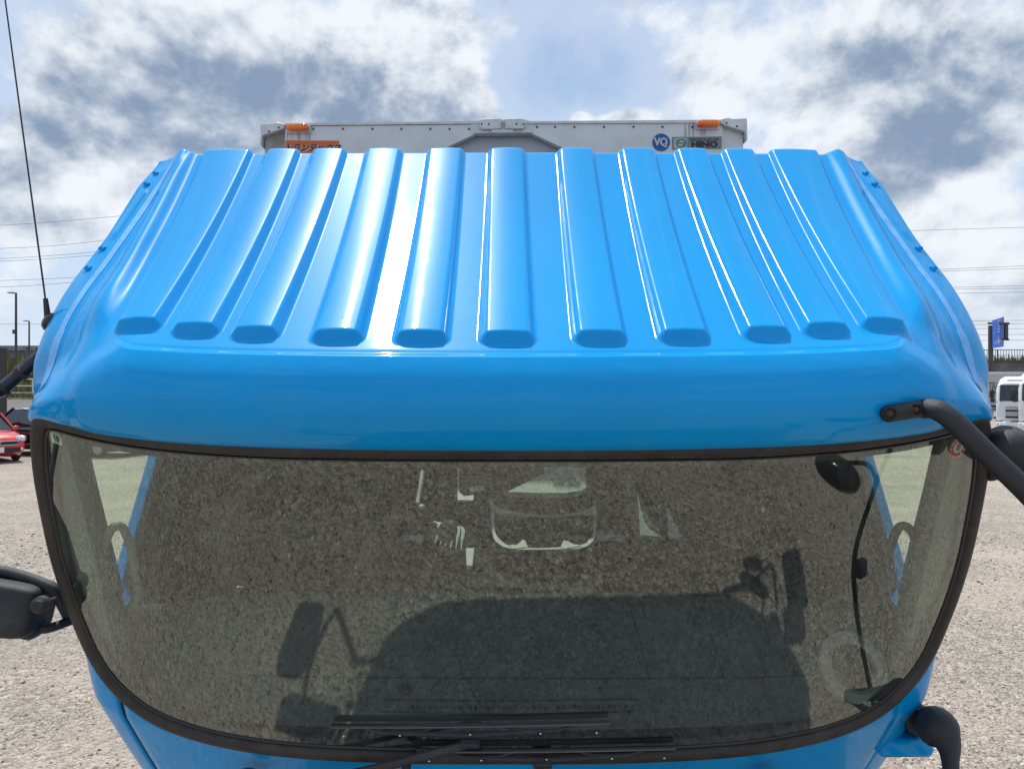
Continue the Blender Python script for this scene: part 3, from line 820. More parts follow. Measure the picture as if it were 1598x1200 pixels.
# steering wheel
wc = Vector((-.70, .36, -.70)); wn = Vector((0, -.55, .83)).normalized(); wu = Vector((1, 0, 0)); wv = wn.cross(wu)
sw = cab('steering_wheel', MB().tube([wc+(wu*math.cos(a)+wv*math.sin(a))*.235 for a in np.linspace(0, 2*math.pi, 48, endpoint=False)], .017, 8, closed=True), M_DASH)
mb = MB().lathe(wc-wn*.03, wn, [(0, .05), (.02, .075), (.03, .06)], 20)
for a in (.3, math.pi-.3, -1.57):
    mb.tube([wc, wc+(wu*math.cos(a)+wv*math.sin(a))*.23], [.025, .014], 8, squash=.5)
mb.cyl(wc-wn*.03, wc-wn*.4+Vector((0, -.1, 0)), .035, 12)
cab('wheel_hub', mb, M_TRIMD, sw)
# seats
for cx_, wd in ((-.68, .5), (.70, .48)):
    seat = cab('seat', MB().ell((cx_, .78, -1.02), (wd/2, .25, .08), e=.45), M_SEAT)
    cab('backrest', MB().ell((cx_, 1.02, -.68), (wd/2, .07, .34), rot=(R(-10), 0, 0), e=.5), M_SEAT, seat)
    cab('head_rest', MB().ell((cx_, 1.03, -.25), (.13, .05, .09), rot=(R(-10), 0, 0), e=.6), M_SEAT, seat)
    cab('seat_base', MB().box((cx_, .78, -1.35), (wd*.8, .4, .55)), M_TRIMD, seat, bevel=.02)

# centre console: pale tray rim painted as sunlit, panel, gaiter, pedal-like tab, grab rod
ZT = -1.08
def poly(name, pts, m, z=ZT, th=.012, parent=None, **kw):
    q = [cabpt(u, v, z=z) for u, v in pts]
    return cab(name, MB().prism([(p.x, p.y) for p in q], (z-th, z), lambda a, b, e: (a, b, e)), m, parent, smooth=False, **kw)
tray = cab('console_tray', MB().box((cabpt(848, 820, z=ZT).x, cabpt(848, 820, z=ZT).y, ZT-.07), (.44, .28, .10)), M_SEAT, bevel=.03)
rim_o = [(766, 778), (772, 788), (790, 796), (830, 802), (870, 803), (905, 799), (922, 792), (929, 784), (931, 800), (930, 828), (924, 845), (905, 855), (845, 857), (800, 856), (778, 848), (768, 830)]
rim_i = [(772, 800), (778, 801), (800, 802), (835, 803.5), (870, 804), (905, 801), (920, 800), (926, 802), (926, 812), (926, 830), (918, 843), (905, 850), (845, 855), (800, 852), (784, 845), (773, 830)]
mb = MB(); A_ = [cabpt(u, v, z=ZT+.003) for u, v in rim_o]; B_ = [cabpt(u, v, z=ZT+.003) for u, v in rim_i]
A_ = crom(A_, 4, True); B_ = crom(B_, 4, True)
G = np.array([[tuple(p) for p in r]+[tuple(r[0])] for r in (A_, B_, [p+Vector((0, 0, -.012)) for p in B_])]); mb.grid(G)
cab('tray_rim', mb, M_SUNLIT, tray, smooth=False)
for pts in ([(795, 850), (806, 850), (816, 842), (819, 843), (824, 853), (800, 856)], [(875, 853), (880, 841), (884, 843), (895, 849), (908, 851), (880, 856)]):
    poly('cup_divider', pts, M_SUNLIT, ZT+.005, .02, tray)
poly('console_sun_patch', [(850, 700), (914, 700), (915, 760), (908, 765), (880, 769), (840, 769), (792, 767), (815, 756), (849, 738)], mat('woven_sun_patch', (.34, .38, .35), .8, 0, .5, 260, .6, 260), -.98, .03)  # patch of sunlight built as a pale panel
tb = poly('side_tab', [(716, 700), (717, 768), (724, 774), (739, 772), (739, 780), (714, 780), (713, 700)], M_SUNLIT, -1.0)
poly('paper_tag', [(732, 760), (756, 757), (757, 763), (733, 766)], mat('cream_label', (.45, .45, .36), .8), -1.0)
poly('foot_tab', [(727, 855), (740, 855), (737, 882), (728, 882)], M_SUNLIT, -.86)
gait = cab('gear_gaiter', MB().ell(cabpt(700, 845, z=-1.06), (.07, .09, .08)), M_SEAT)
for k in range(6):
    x0_ = 676+k*8; L_ = [(x0_, 814+k*1.5), (x0_+9-k*.4, 820+k*1.6), (x0_+8-k*.6, 835+k*1.8), (x0_+2+k*.3, 848+k*2)]
    cab('gaiter_fold', MB().tube(crom([cabpt(u, v, z=-1.0) for u, v in L_], 5), [max(.002, .008*math.sin(q/15*3.14+.3)) for q in range(16)], 6), M_SUNLIT, gait)
cab('parking_lever', MB().tube([cabpt(660, 735, z=-.95), cabpt(652, 785, z=-.98)], [.009, .009], 10).ell(cabpt(658, 791, z=-.98), (.012, .012, .01)), M_SUNLIT)
mb = MB()
for v in (733, 741, 749): mb.ell(cabpt(764, v, z=-1.0), (.006, .006, .004))
cab('switch_lamps', mb, M_ORG)
# passenger seat side, its caught light painted as paler grey
poly('seat_side_panel', [(992, 745), (1018, 742), (1040, 800), (1050, 838), (1000, 835)], mat('net_panel_lit_grey', (.16, .18, .17), .9, 0, .4, 300, .5, 300), -.95, .03)
poly('net_edge', [(1040, 790), (1046, 800), (1063, 838), (1045, 838)], M_SUNLIT, -.93, .01)
mb = MB()  # keys in the ignition
kp = cabpt(374, 918, y=.10); mb.ell(kp, (.012, .004, .014)).tube([kp, kp+Vector((.004, -.01, .02))], .003, 6); cab('ignition_key', mb, M_CHR)

# --- stickers inside the windscreen
def on_glass(u, v, off):
    p = glass_hit(u, v); x, z = p.x, p.z
    n_ = Vector(((gy(x+.01, z)-gy(x-.01, z))/.02, -1, (gy(x, z+.01)-gy(x, z-.01))/.02)).normalized()
    xa = Vector((0, 0, 1)).cross(n_).normalized(); ya = n_.cross(xa)
    return Matrix(((xa.x, ya.x, n_.x, p.x+n_.x*off), (xa.y, ya.y, n_.y, p.y+n_.y*off), (xa.z, ya.z, n_.z, p.z+n_.z*off), (0, 0, 0, 1)))
S = on_glass(86, 682, -.0025)
stk = mk('inspection_sticker', MB().box((0, 0, 0), (.034, .040, .0008)), M_MINT, windscreen, S, smooth=False)
text('sticker_number', '10', .021, M_INK, stk, Matrix.Translation((.0, -.005, .0006)), .0008, sx=.9, ext=.0001)
text('sticker_month', '8', .008, M_INK, stk, Matrix.Translation((.010, .014, .0006)), .0004, ext=.0001)
S = on_glass(1497, 698, -.0025)
rs_ = mk('service_sticker', MB().lathe((0, 0, -.0004), (0, 0, 1), [(0, .030), (.0006, .030)], 32), M_REDS, windscreen, S, smooth=False)
mk('sticker_centre', MB().lathe((0, 0, .0002), (0, 0, 1), [(0, .016), (.0006, .016)], 24), M_WHT, rs_, smooth=False)
text('sticker_digit', '8', .028, M_REDS, rs_, Matrix.Translation((0, 0, .001)), .001, ext=.0001)
for k in range(1, 13):
    a = math.pi/2-k*math.pi/6
    text('dial_digit', str(k), .009, M_WHT, rs_, Matrix.Translation((.0225*math.cos(a), .0225*math.sin(a), .0004)) @ Matrix.Rotation(a-math.pi/2, 4, 'Z'), .0004, ext=.0001)

# --- wipers
def gp(u, v, off): return on_glass(u, v, off).translation
def wiper(blade, arm, mid):
    a, b = blade
    L = [gp(a[0]+(b[0]-a[0])*k/20, a[1]+(b[1]-a[1])*k/20+2*math.sin(k/20*3.14), .012) for k in range(21)]
    wp = cab('wiper', MB().tube(L, .006, 8), M_BLKG)
    cab('blade_rail', MB().tube([p+Vector((0, -.006, .005)) for p in L], .0035, 6), M_CHR if False else mat('wiper_rail', (.10, .10, .12), .3, .5), wp)
    # whiffletree yokes
    mb = MB()
    ctrp = gp((a[0]+b[0])/2, (a[1]+b[1])/2+9, .03)
    for c_ in (.25, .75):
        q = gp(a[0]+(b[0]-a[0])*c_, a[1]+(b[1]-a[1])*c_+6, .026); mb.tube([ctrp, q], [.007, .006], 6, squash=.6)
        for e_ in (-.13, .13):
            r_ = gp(a[0]+(b[0]-a[0])*(c_+e_), a[1]+(b[1]-a[1])*(c_+e_)+2, .016); mb.tube([q, (q+r_)/2+Vector((0, -.004, -.002)), r_], [.006, .005, .004], 6, squash=.6)
    cab('blade_yoke', mb, M_BLK, wp)
    for c_ in (.05, .25, .5, .75, .95):
        cab('rivet', MB().ell(gp(a[0]+(b[0]-a[0])*c_, a[1]+(b[1]-a[1])*c_+6, .034), (.0035, .0025, .0035), nu=10, nv=6), M_CHR, wp)
    P_ = [Vector(p) for p in arm]
    cab('wiper_arm', MB().tube(crom(P_, 5), .011, 8, squash=.6), M_BLK, wp)
    q = P_[-1]; cab('arm_hook', MB().box(q, (.05, .022, .018)), M_BLK, wp, bevel=.004)
    cab('pivot_cap', MB().lathe(P_[0]+Vector((0, .02, 0)), (0, -1, .15), [(0, .034), (.02, .034), (.035, .026), (.04, .012)], 20), M_BLK, wp)
def shp(u, v, off=.03):
    "point in front of the lower shell on the sight line"
    p = glass_hit(u, v); return Vector((p.x, p.y-off, p.z))
wiper(((520, 1127), (950, 1121)), [shp(393, 1203, .03), shp(470, 1192, .05), shp(600, 1166, .05), shp(640, 1156, .05), shp(735, 1139, .035)], 0)
wiper(((652, 1165), (1052, 1160)), [shp(1195, 1205, .03), shp(1080, 1196, .05), shp(900, 1190, .05), shp(845, 1183, .05), shp(846, 1170, .035)], 0)
cab('wiper_link', MB().tube(crom([shp(485, 1206, .045), shp(560, 1192, .05), shp(615, 1181, .055), shp(645, 1178, .05)], 5), .008, 8, squash=.6), M_BLK)
cab('washer_hose', MB().tube(crom([shp(835, 1187, .05), shp(880, 1191, .06), shp(960, 1192, .06), shp(1000, 1199, .05)], 5), .004, 6), M_BLK)
for u, v in ((638, 1164), (646, 1178), (883, 1192), (928, 1194), (972, 1193)):
    cab('wiper_joint', MB().lathe(shp(u, v, .075), (0, 1, 0), [(0, .008), (.004, .012), (.03, .012)], 12), M_BLK)

# --- mirrors.  World points; sub-parts share the mirror's frame
def W(name, mb, m, parent=None, **kw): return mk(name, mb, m, parent or truck, TINV if parent is None else None, **kw)
HOUSE = .42
# driver's side (left in the photo)
la = P3(74, 547, 1.93); lk = Vector((-1.50, 1.55, 2.30)); l0 = P3(0, 610, 1.88)
TX = (TILT, 0, 0)
navy = mat('dark_blue_black_metal', (.025, .03, .045), .35, .3, .2)
ml = W('mirror_arm', MB().tube([la+(l0-la)*.1, l0, lk], [.017, .018, .018], 12), navy)
W('arm_collar', MB().cyl(P3(38, 578, 1.905), P3(32, 583, 1.905), .022, 14), M_BLK, ml)
W('arm_collar', MB().cyl(P3(7, 604, 1.885), P3(1, 609, 1.88), .023, 14), M_BLK, ml)
W('arm_bracket', MB().tube([P3(70, 545, 1.94), P3(44, 570, 1.91)], [.012, .018], 8, squash=.45), M_BLK, ml)
W('bracket_bolt', MB().cyl(P3(63, 547, 1.90), P3(63, 546, 1.93), .010, 10), M_BLK, ml)
W('mirror_pole', MB().tube(crom([lk, Vector((-1.53, 1.60, 2.16)), Vector((-1.555, 1.80, 2.05)), Vector((-1.50, 1.93, 1.945)), P3(0, 891, 1.95), P3(50, 904, 1.95), P3(84, 920, 1.95), P3(98, 943, 1.98), P3(107, 962, 2.02)], 4), .0155, 12), M_BLK, ml)
W('lower_stay', MB().tube(crom([P3(124, 962, 2.05), P3(100, 972, 2.0), P3(70, 981, 1.96), P3(48, 977, 1.95)], 5), .013, 10), M_BLK, ml)
W('stay_link', MB().tube([P3(88, 920, 1.95), P3(106, 913, 2.03)], .012, 10), M_BLK, ml)
W('mirror_housing', MB().ell((-1.685, 1.70, 2.21), (.105, .05, .215), rot=TX, e=.42, nu=28, nv=18), M_BLK, ml)
W('housing_clamp', MB().tube([(-1.60, 1.66, 2.16), (-1.545, 1.66, 2.13)], [.02, .028], 10), M_BLK, ml)
W('wide_mirror_housing', MB().ell(P3(-38, 936, 1.94), (.185, .08, .072), rot=(R(-6), R(10), R(4)), e=.28, nu=28, nv=18), M_BLK, ml)
W('housing_foot', MB().ell(P3(40, 974, 1.95), (.046, .035, .032), rot=(0, R(20), 0), e=.6), M_BLK, ml)
hb_ = W('housing_boss', MB().lathe(P3(66, 942, 1.87), (.25, -1, .1), [(0, .022), (.02, .022), (.026, .014), (.03, .013)], 16), M_BLK, ml)
W('boss_rod', MB().tube([P3(64, 942, 1.85), P3(86, 934, 1.93)], .006, 8), M_BLK, ml)

# passenger's side (right in the photo)
r1 = glass_hit(1372, 651)
def front_hit(u, v, off=.0):
    o = MCI @ Vector((0, 0, CAM_H)); d = (MCI @ P3(u, v, 1.0))-o
    best = None
    for k in np.linspace(1.3, 2.2, 1500):
        p = o+d*k
        if abs(p.x) > 1.21: continue
        j = np.abs(PL[:, 0]-p.x).argmin()
        z = p.z; rowsz = ZZ[:170, j]; yb = np.interp(z, rowsz, YY[:170, j]) if z < rowsz.max() else 9
        if p.y >= yb: return p-d.normalized()*off
    return glass_hit(u, v)-d.normalized()*off
q1 = front_hit(1376, 648, .016); q2 = front_hit(1440, 638, .02); q0 = front_hit(1408, 642, .018)
w1, w0, w2 = MC @ q1, MC @ q0, MC @ q2
armp = [w1, w0, w2, P3(1462, 640, 1.52), P3(1490, 659, 1.50), P3(1540, 708, 1.47), P3(1600, 765, 1.44), P3(1680, 850, 1.40)]
mr = W('mirror_arm', MB().tube(crom(armp, 7), [.008, .014, .0175, .019]+[.019]*10+[.0215]*7+[.0225]*29, 14, squash=1.0), M_BLK)
for (u, v) in ((1390, 645), (1430, 639)):
    p = MC @ front_hit(u, v, .032 if u < 1400 else .0395)
    bb = W('arm_bolt', MB().lathe(p, (P3(u, v, 1.0)-Vector((0, 0, CAM_H)))*-1, [(-.012, .012), (.003, .0125), (.004, .009), (-.001, .008)], 18), M_GAP, mr)
    W('bolt_head', MB().lathe(p, (P3(u, v, 1.0)-Vector((0, 0, CAM_H)))*-1, [(-.008, .006), (.004, .006), (.005, .004)], 6), mat('rusty_bolt', (.10, .045, .03), .7, .4), mr)
W('upper_joint', MB().ell(P3(1585, 708, 1.72), (.075, .06, .052), rot=(0, R(25), 0), e=.8).tube(crom([P3(1548, 700, 1.80), P3(1572, 690, 1.75), P3(1600, 712, 1.70), P3(1650, 760, 1.66)], 6), .042, 14), M_BLK, mr)
W('joint_gasket', MB().ell(P3(1540, 716, 1.80), (.022, .05, .055), e=.7), M_RUB, mr)
# lower mount, ball and stay
lm = W('lower_mirror_mount', MB().tube(crom([P3(1438, 1118, 2.06), P3(1452, 1128, 2.0), P3(1468, 1140, 1.95), P3(1480, 1165, 1.92), P3(1484, 1200, 1.88), P3(1495, 1290, 1.80)], 6), [.034+.0*k for k in range(6)]+[.044, .050, .053, .055, .055, .053]+[.052, .049, .045, .041, .037, .034]+[.031, .028, .026, .024, .022, .021]+[.02]*7, 18), M_BLK)
W('mount_base', MB().prism([(1412, 1105), (1432, 1103), (1452, 1120), (1436, 1150), (1415, 1140)], (2.13, 2.02), lambda a, b, e: tuple(P3(a, b, e))), mat('brown_black_gasket', (.035, .027, .03), .5), lm, bevel=.006)
W('mount_fairing', MB().prism([(1372, 1172), (1392, 1154), (1440, 1158), (1462, 1168), (1455, 1184), (1420, 1184), (1375, 1184)], (2.06, 2.35), lambda a, b, e: tuple(P3(a, b, 2.06) + Vector((0, (e-2.06), (e-2.06)*.2)))), M_BLUE, lm, bevel=.014)
W('mount_wedge', MB().prism([(1432, 1090), (1444, 1104), (1454, 1112), (1436, 1110)], (2.16, 2.06), lambda a, b, e: tuple(P3(a, b, e))), M_BLUE, lm, bevel=.006)
# the stay that loops in front of the corner, with its mirrors
W('mirror_stay', MB().tube(crom([(1.20, 1.40, 2.19), (1.27, 1.41, 2.06), (1.265, 1.43, 1.83), (1.22, 1.50, 1.64), (1.245, 1.58, 1.50), (1.30, 1.68, 1.36), (1.35, 1.78, 1.25), (1.33, 1.88, 1.22), (1.24, 1.86, 1.27), (1.134, 1.80, 1.33)], 7), .0115, 10), M_BLK, mr)
W('outer_pole', MB().tube(crom([(1.18, 1.40, 2.19), (1.30, 1.34, 2.20), (1.37, 1.32, 2.20), (1.36, 1.42, 2.22), (1.31, 1.62, 2.24)], 6), .013, 10), M_BLK, mr)
W('stay_clamp', MB().box((1.255, 1.54, 1.59), (.05, .05, .06), TX), M_BLK, mr, bevel=.01)
W('oval_mirror', MB().ell((1.285, 1.19, 1.665), (.130, .05, .068), rot=(R(-30), R(12), R(35)), e=.9, nu=28, nv=16), M_BLKG, mr)
W('oval_mirror_arm', MB().tube(crom([(1.30, 1.20, 1.72), (1.33, 1.30, 1.80), (1.27, 1.42, 1.86)], 5), .009, 8), M_BLK, mr)
W('small_mirror', MB().ell((1.20, 1.32, 2.27), (.085, .04, .045), rot=(TILT, R(20), 0), e=.7), M_BLK, mr)
W('small_mirror_arm', MB().tube([(1.26, 1.34, 2.24), (1.32, 1.37, 2.17)], .009, 8), M_BLK, mr)
W('mirror_housing', MB().ell((1.555, 1.44, 2.16), (.10, .05, .20), rot=TX, e=.4, nu=28, nv=18), M_BLK, mr)
W('wide_mirror_housing', MB().ell((1.425, 1.75, 2.28), (.10, .045, .115), rot=TX, e=.45, nu=28, nv=18), M_BLK, mr)

# --- antenna
an0 = P3(84, 505, 1.93)
ant = W('antenna', MB().tube([P3(75, 500, 1.92), P3(71, 466, 1.92)], [.009, .006], 10).tube([P3(71, 468, 1.92), P3(8, 0, 1.86), P3(2, -40, 1.85)], [.0024, .0019, .0018], 8), M_BLK)
W('antenna_base', MB().ell(P3(84, 503, 1.92), (.032, .03, .023), rot=(0, R(-40), 0)), M_BLKG, ant)

# --- chassis, wheels, bumper, engine block under the tilted cab
chs = W('chassis', MB().box((-.43, 8.3, .95), (.08, 11.0, .28)).box((.43, 8.3, .95), (.08, 11.0, .28)).box((0, 4.0, .95), (.8, .12, .2)).box((0, 7.0, .95), (.8, .12, .2)), M_STEEL, smooth=False)
W('engine', MB().box((0, 4.0-.55, 1.15), (.62, .7, .8)).cyl((-.35, 3.3, 1.3), (-.35, 3.5, 1.3), .12), M_STEEL, chs, bevel=.03)
bmp = W('bumper', MB().ell((0, 2.95, .52), (1.22, .16, .22), e=.3, nu=32), M_BLUE)
for sg in (-1, 1): W('headlamp', MB().ell((sg*.9, 2.80, .55), (.17, .05, .09), e=.5), M_SILV, bmp)
def truck_wheel(x, y, parent, r=.5, wd=.28):
    whl = W('wheel', MB().lathe((x-wd/2, y, r), (1, 0, 0), [(0, r*.62), (.01, r*.9), (.05, r), (wd-.05, r), (wd-.01, r*.9), (wd, r*.62)], 32), M_TYRE, parent)
    W('wheel_rim', MB().lathe((x-wd/2-.001, y, r), (1, 0, 0), [(.0, r*.58), (.0, r*.6), (wd+.002, r*.6), (wd+.002, r*.58)], 24), M_GALV, whl)
for y in (3.62, 10.2, 11.5):
    for x in (-1.06, 1.06): truck_wheel(x, y, chs)

# --- wing body
DB = 3.67
def bx(u): return (u-CX)/F*DB
def bz(v): return CAM_H+(CY-v)/F*DB
def plate(name, pts, y0, y1, m, parent=None, **kw):
    return W(name, MB().prism([(bx(u), bz(v)) for u, v in pts], (y0, y1), lambda a, b, e: (a, e, b)), m, parent, **kw)
XL, XR = bx(411), bx(1161)
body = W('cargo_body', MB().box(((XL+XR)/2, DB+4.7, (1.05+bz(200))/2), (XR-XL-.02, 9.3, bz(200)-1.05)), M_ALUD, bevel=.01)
fw_ = plate('front_header_panel', [(446, 199), (741, 196), (741, 211), (686, 237), (560, 320), (446, 320)], DB-.012, DB+.03, M_ALU, body, smooth=False)
fw2 = plate('front_header_panel', [(1127, 193), (830, 194), (830, 210), (886, 236), (1000, 320), (1127, 320)], DB-.012, DB+.03, M_ALU, body, smooth=False)
plate('top_rail', [(446, 198.5), (446, 195), (760, 191.5), (800, 192), (1127, 189.5), (1127, 194), (830, 195.5), (745, 195.5)], DB-.02, DB+9.3, M_ALUC, body, smooth=False)
plate('side_post', [(413, 212), (446, 202), (446, 1000), (413, 1000)], DB+.004, DB+.06, mat('streaked_post', (.34, .33, .31), .6, .1, .3, 6, dirt=((.16, .13, .11), .7)), body, smooth=False)
plate('side_post', [(1128, 196), (1160, 206), (1160, 1000), (1128, 1000)], DB+.004, DB+.06, M_ALU, body, smooth=False)
plate('centre_beam', [(735, 195), (752, 189), (822, 189), (832, 193), (832, 209), (735, 210)], DB-.016, DB+.03, M_ALUC, body, smooth=False)
for nm, pts in (('corner_cap', [(409, 197), (430, 196), (431, 194), (438, 195), (446, 197), (446, 204), (412, 215), (411, 232), (409, 228)]),
                ('corner_cap', [(1163, 188), (1140, 189), (1134, 187), (1120, 190), (1121, 195), (1127, 199), (1160, 209), (1162, 224), (1164, 220)])):
    cpp = plate(nm, pts, DB-.03, DB+.25, M_ALUC, body, bevel=.006)
def rivet(u, v, r, par, y=DB-.014):
    W('rivet', MB().lathe((bx(u), y, bz(v)), (0, -1, 0), [(0, r), (.004, r*.8)], 10), mat_riv, par)
mat_riv = mat('dark_rivet', (.05, .05, .055), .5, .4)
for u in (490, 536, 582, 627, 672, 702, 732): rivet(u, 203, .0055, fw_)
for u in (838, 866, 896, 942, 988, 1033, 1079): rivet(u, 200, .0055, fw2)
for u, v in ((423, 209), (438, 203), (1131, 196), (1147, 201), (1156, 213)): rivet(u, v, .005, body, DB-.032)
for pts, holes in (([(749, 191), (752, 190), (782, 189), (782, 205), (752, 206), (749, 202)], ((752, 198), (763, 198))),
                   ([(788, 189), (816, 189), (820, 192), (820, 201), (816, 205), (788, 205)], ((806, 198), (817, 198)))):
    hgp = plate('hinge_plate', pts, DB-.035, DB+.02, M_ALUC, body, bevel=.003)
    for u, v in holes: rivet(u, v, .0045, hgp, DB-.036)
plate('hinge_knuckle', [(767, 205), (801, 205), (801, 211), (767, 211)], DB-.03, DB+.01, M_ALUC, body, bevel=.003)
for (u0, u1, v0, v1) in ((451, 485, 199, 209), (1085, 1119, 193, 203)):
    lp = W('marker_lamp', MB().ell((bx((u0+u1)/2), DB-.035, bz((v0+v1)/2)), (bx(u1)-bx(u0) and (bx(u1)-bx(u0))/2, .028, (bz(v0)-bz(v1))/2), e=.4, nu=24), M_ORG, body)
    for k in range(6):
        W('lamp_facet', MB().box((bx(u0+6+k*4.4), DB-.064, bz((v0+v1)/2)), (.011, .006, .014)), M_ORGL, lp, bevel=.002)
    W('lamp_frame', MB().box((bx((u0+u1)/2), DB-.018, bz((v0+v1)/2)), (bx(u1)-bx(u0)+.01, .012, bz(v0)-bz(v1)+.008)), M_ALUC, lp, bevel=.003)
RX = Matrix.Rotation(R(90), 4, 'X')
m_st, t_, b_st = new_mat('rust_run'); o_ = t_.obj()
mpp = t_.n.new('ShaderNodeMapping'); t_.link(o_, mpp.inputs[0]); mpp.inputs['Scale'].default_value = (70, 1, 4)
t_.link(t_.smooth(t_.noise(mpp.outputs[0], 1, 3, .6), .40, .80, 0, .42), b_st.inputs['Alpha']); b_st.inputs['Base Color'].default_value = (.17, .115, .08, 1); b_st.inputs['Roughness'].default_value = .9
for (u0, u1, v0, v1) in ((449, 470, 210, 221), (478, 488, 210, 220.5), (1066, 1082, 196, 215), (1090, 1100, 204, 214)):
    plate('rust_streak', [(u0, v0), (u1, v0), (u1, v1), (u0, v1)], DB-.0135, DB-.0128, m_st, body, smooth=False)
def wtext(name, body_, size, m, par, u, v, y, **kw):
    return text(name, body_, size, m, par, Matrix.Translation((bx(u), y, bz(v))) @ RX, **kw)
stk = plate('orange_sticker', [(447, 221), (530, 221.5), (530, 252), (447, 252)], DB-.0145, DB-.0125, M_STK, body, smooth=False)
wtext('sticker_lettering', 'トランテックス', .041, M_WHT, stk, 490.0, 234.4, DB-.0155, shear=.3, bold=.0022, sx=1.02)
wtext('sticker_lettering', 'トランテックス', .041, M_INK, stk, 489.2, 233.8, DB-.0172, shear=.3, bold=.0016, sx=1.02)
vq = W('round_sticker', MB().lathe((bx(1031), DB-.0125, bz(224)), (0, -1, 0), [(0, .0455), (.002, .0455)], 40), M_VQ, body, smooth=False)
wtext('sticker_lettering', 'VQ', .052, M_WHT, vq, 1030.5, 224, DB-.0157, bold=.003, sx=.9)
mb = MB()
for k in range(7): mb.box((bx(1031), DB-.0172, bz(229.5)+k*.0062), (.068, .0006, .0014))
W('sticker_stripes', mb, M_VQ, vq, smooth=False)
bdg = plate('maker_plate', [(1048, 216), (1125, 215), (1125, 233.5), (1048, 235)], DB-.016, DB-.0125, M_PLT, body, smooth=False)
plate('plate_face', [(1073, 217.2), (1123.6, 216.4), (1123.6, 232.2), (1073, 233.2)], DB-.0175, DB-.015, mat('badge_face', (.19, .20, .21), .4, .3), bdg, smooth=False)
def holo():
    m, t, b = new_mat('iridescent_foil'); o = t.obj()
    n_ = t.noise(o, 14, 1, .5)
    t.link(t.ramp(n_, [(.3, (.20, .16, .40)), (.42, (.45, .40, .35)), (.5, (.45, .52, .25)), (.58, (.20, .50, .45)), (.7, (.35, .22, .45))]), b.inputs['Base Color'])
    b.inputs['Roughness'].default_value = .35; return m
plate('emblem_foil', [(1050.5, 217.8), (1071.5, 217.4), (1071.5, 233), (1050.5, 233.4)], DB-.0175, DB-.015, holo(), bdg, smooth=False)
mb = MB(); ec = Vector((bx(1061.5), DB-.0185, bz(225.6)))
mb.tube([ec+Vector((math.cos(a)*.024, 0, math.sin(a)*.019)) for a in np.linspace(0, 2*math.pi, 28, endpoint=False)], .0022, 6, closed=True)
mb.box(ec, (.046, .002, .0036)); mb.box(ec+Vector((-.012, 0, .011)), (.006, .002, .010)); mb.box(ec+Vector((.012, 0, -.011)), (.006, .002, .010))
W('emblem', mb, mat('emblem_violet', (.10, .08, .16), .4), bdg, smooth=False)
wtext('plate_lettering', 'PRODUCED BY', .021, M_INK, bdg, 1098, 220.6, DB-.018, sx=1.05, bold=.0002)
wtext('plate_lettering', 'HINO', .037, M_INK, bdg, 1098, 227.9, DB-.018, bold=.0022, sx=1.42)

# ------------------------------------------------------------------ cars
def wheel_set(parent, hw, ys, r=.3):
    for y in ys:
        for sg in (-1, 1):
            wl = mk('wheel', MB().lathe((sg*(hw-.1)-.09, y, r), (1, 0, 0), [(0, r*.62), (.01, r*.9), (.04, r), (.14, r), (.17, r*.9), (.18, r*.62)], 24), M_TYRE, parent)
            mk('wheel_rim', MB().lathe((sg*(hw-.1)-.092, y, r), (1, 0, 0), [(0, r*.6), (.0, r*.62), (.184, r*.62), (.184, r*.6)], 16), M_GALV, wl)
def ring(y, hw, zb, zt, cr=.8):
    pts = [(0, zb), (hw*.85, zb), (hw*.97, zb+.12), (hw, zb+(zt-zb)*.5), (hw*.985, zt-.10), (hw*.93, zt-.02), (hw*cr, zt), (hw*.4, zt+.02), (0, zt+.025)]
    return [Vector((x, y, z)) for x, z in pts]+[Vector((-x, y, z)) for x, z in pts[-2:0:-1]]
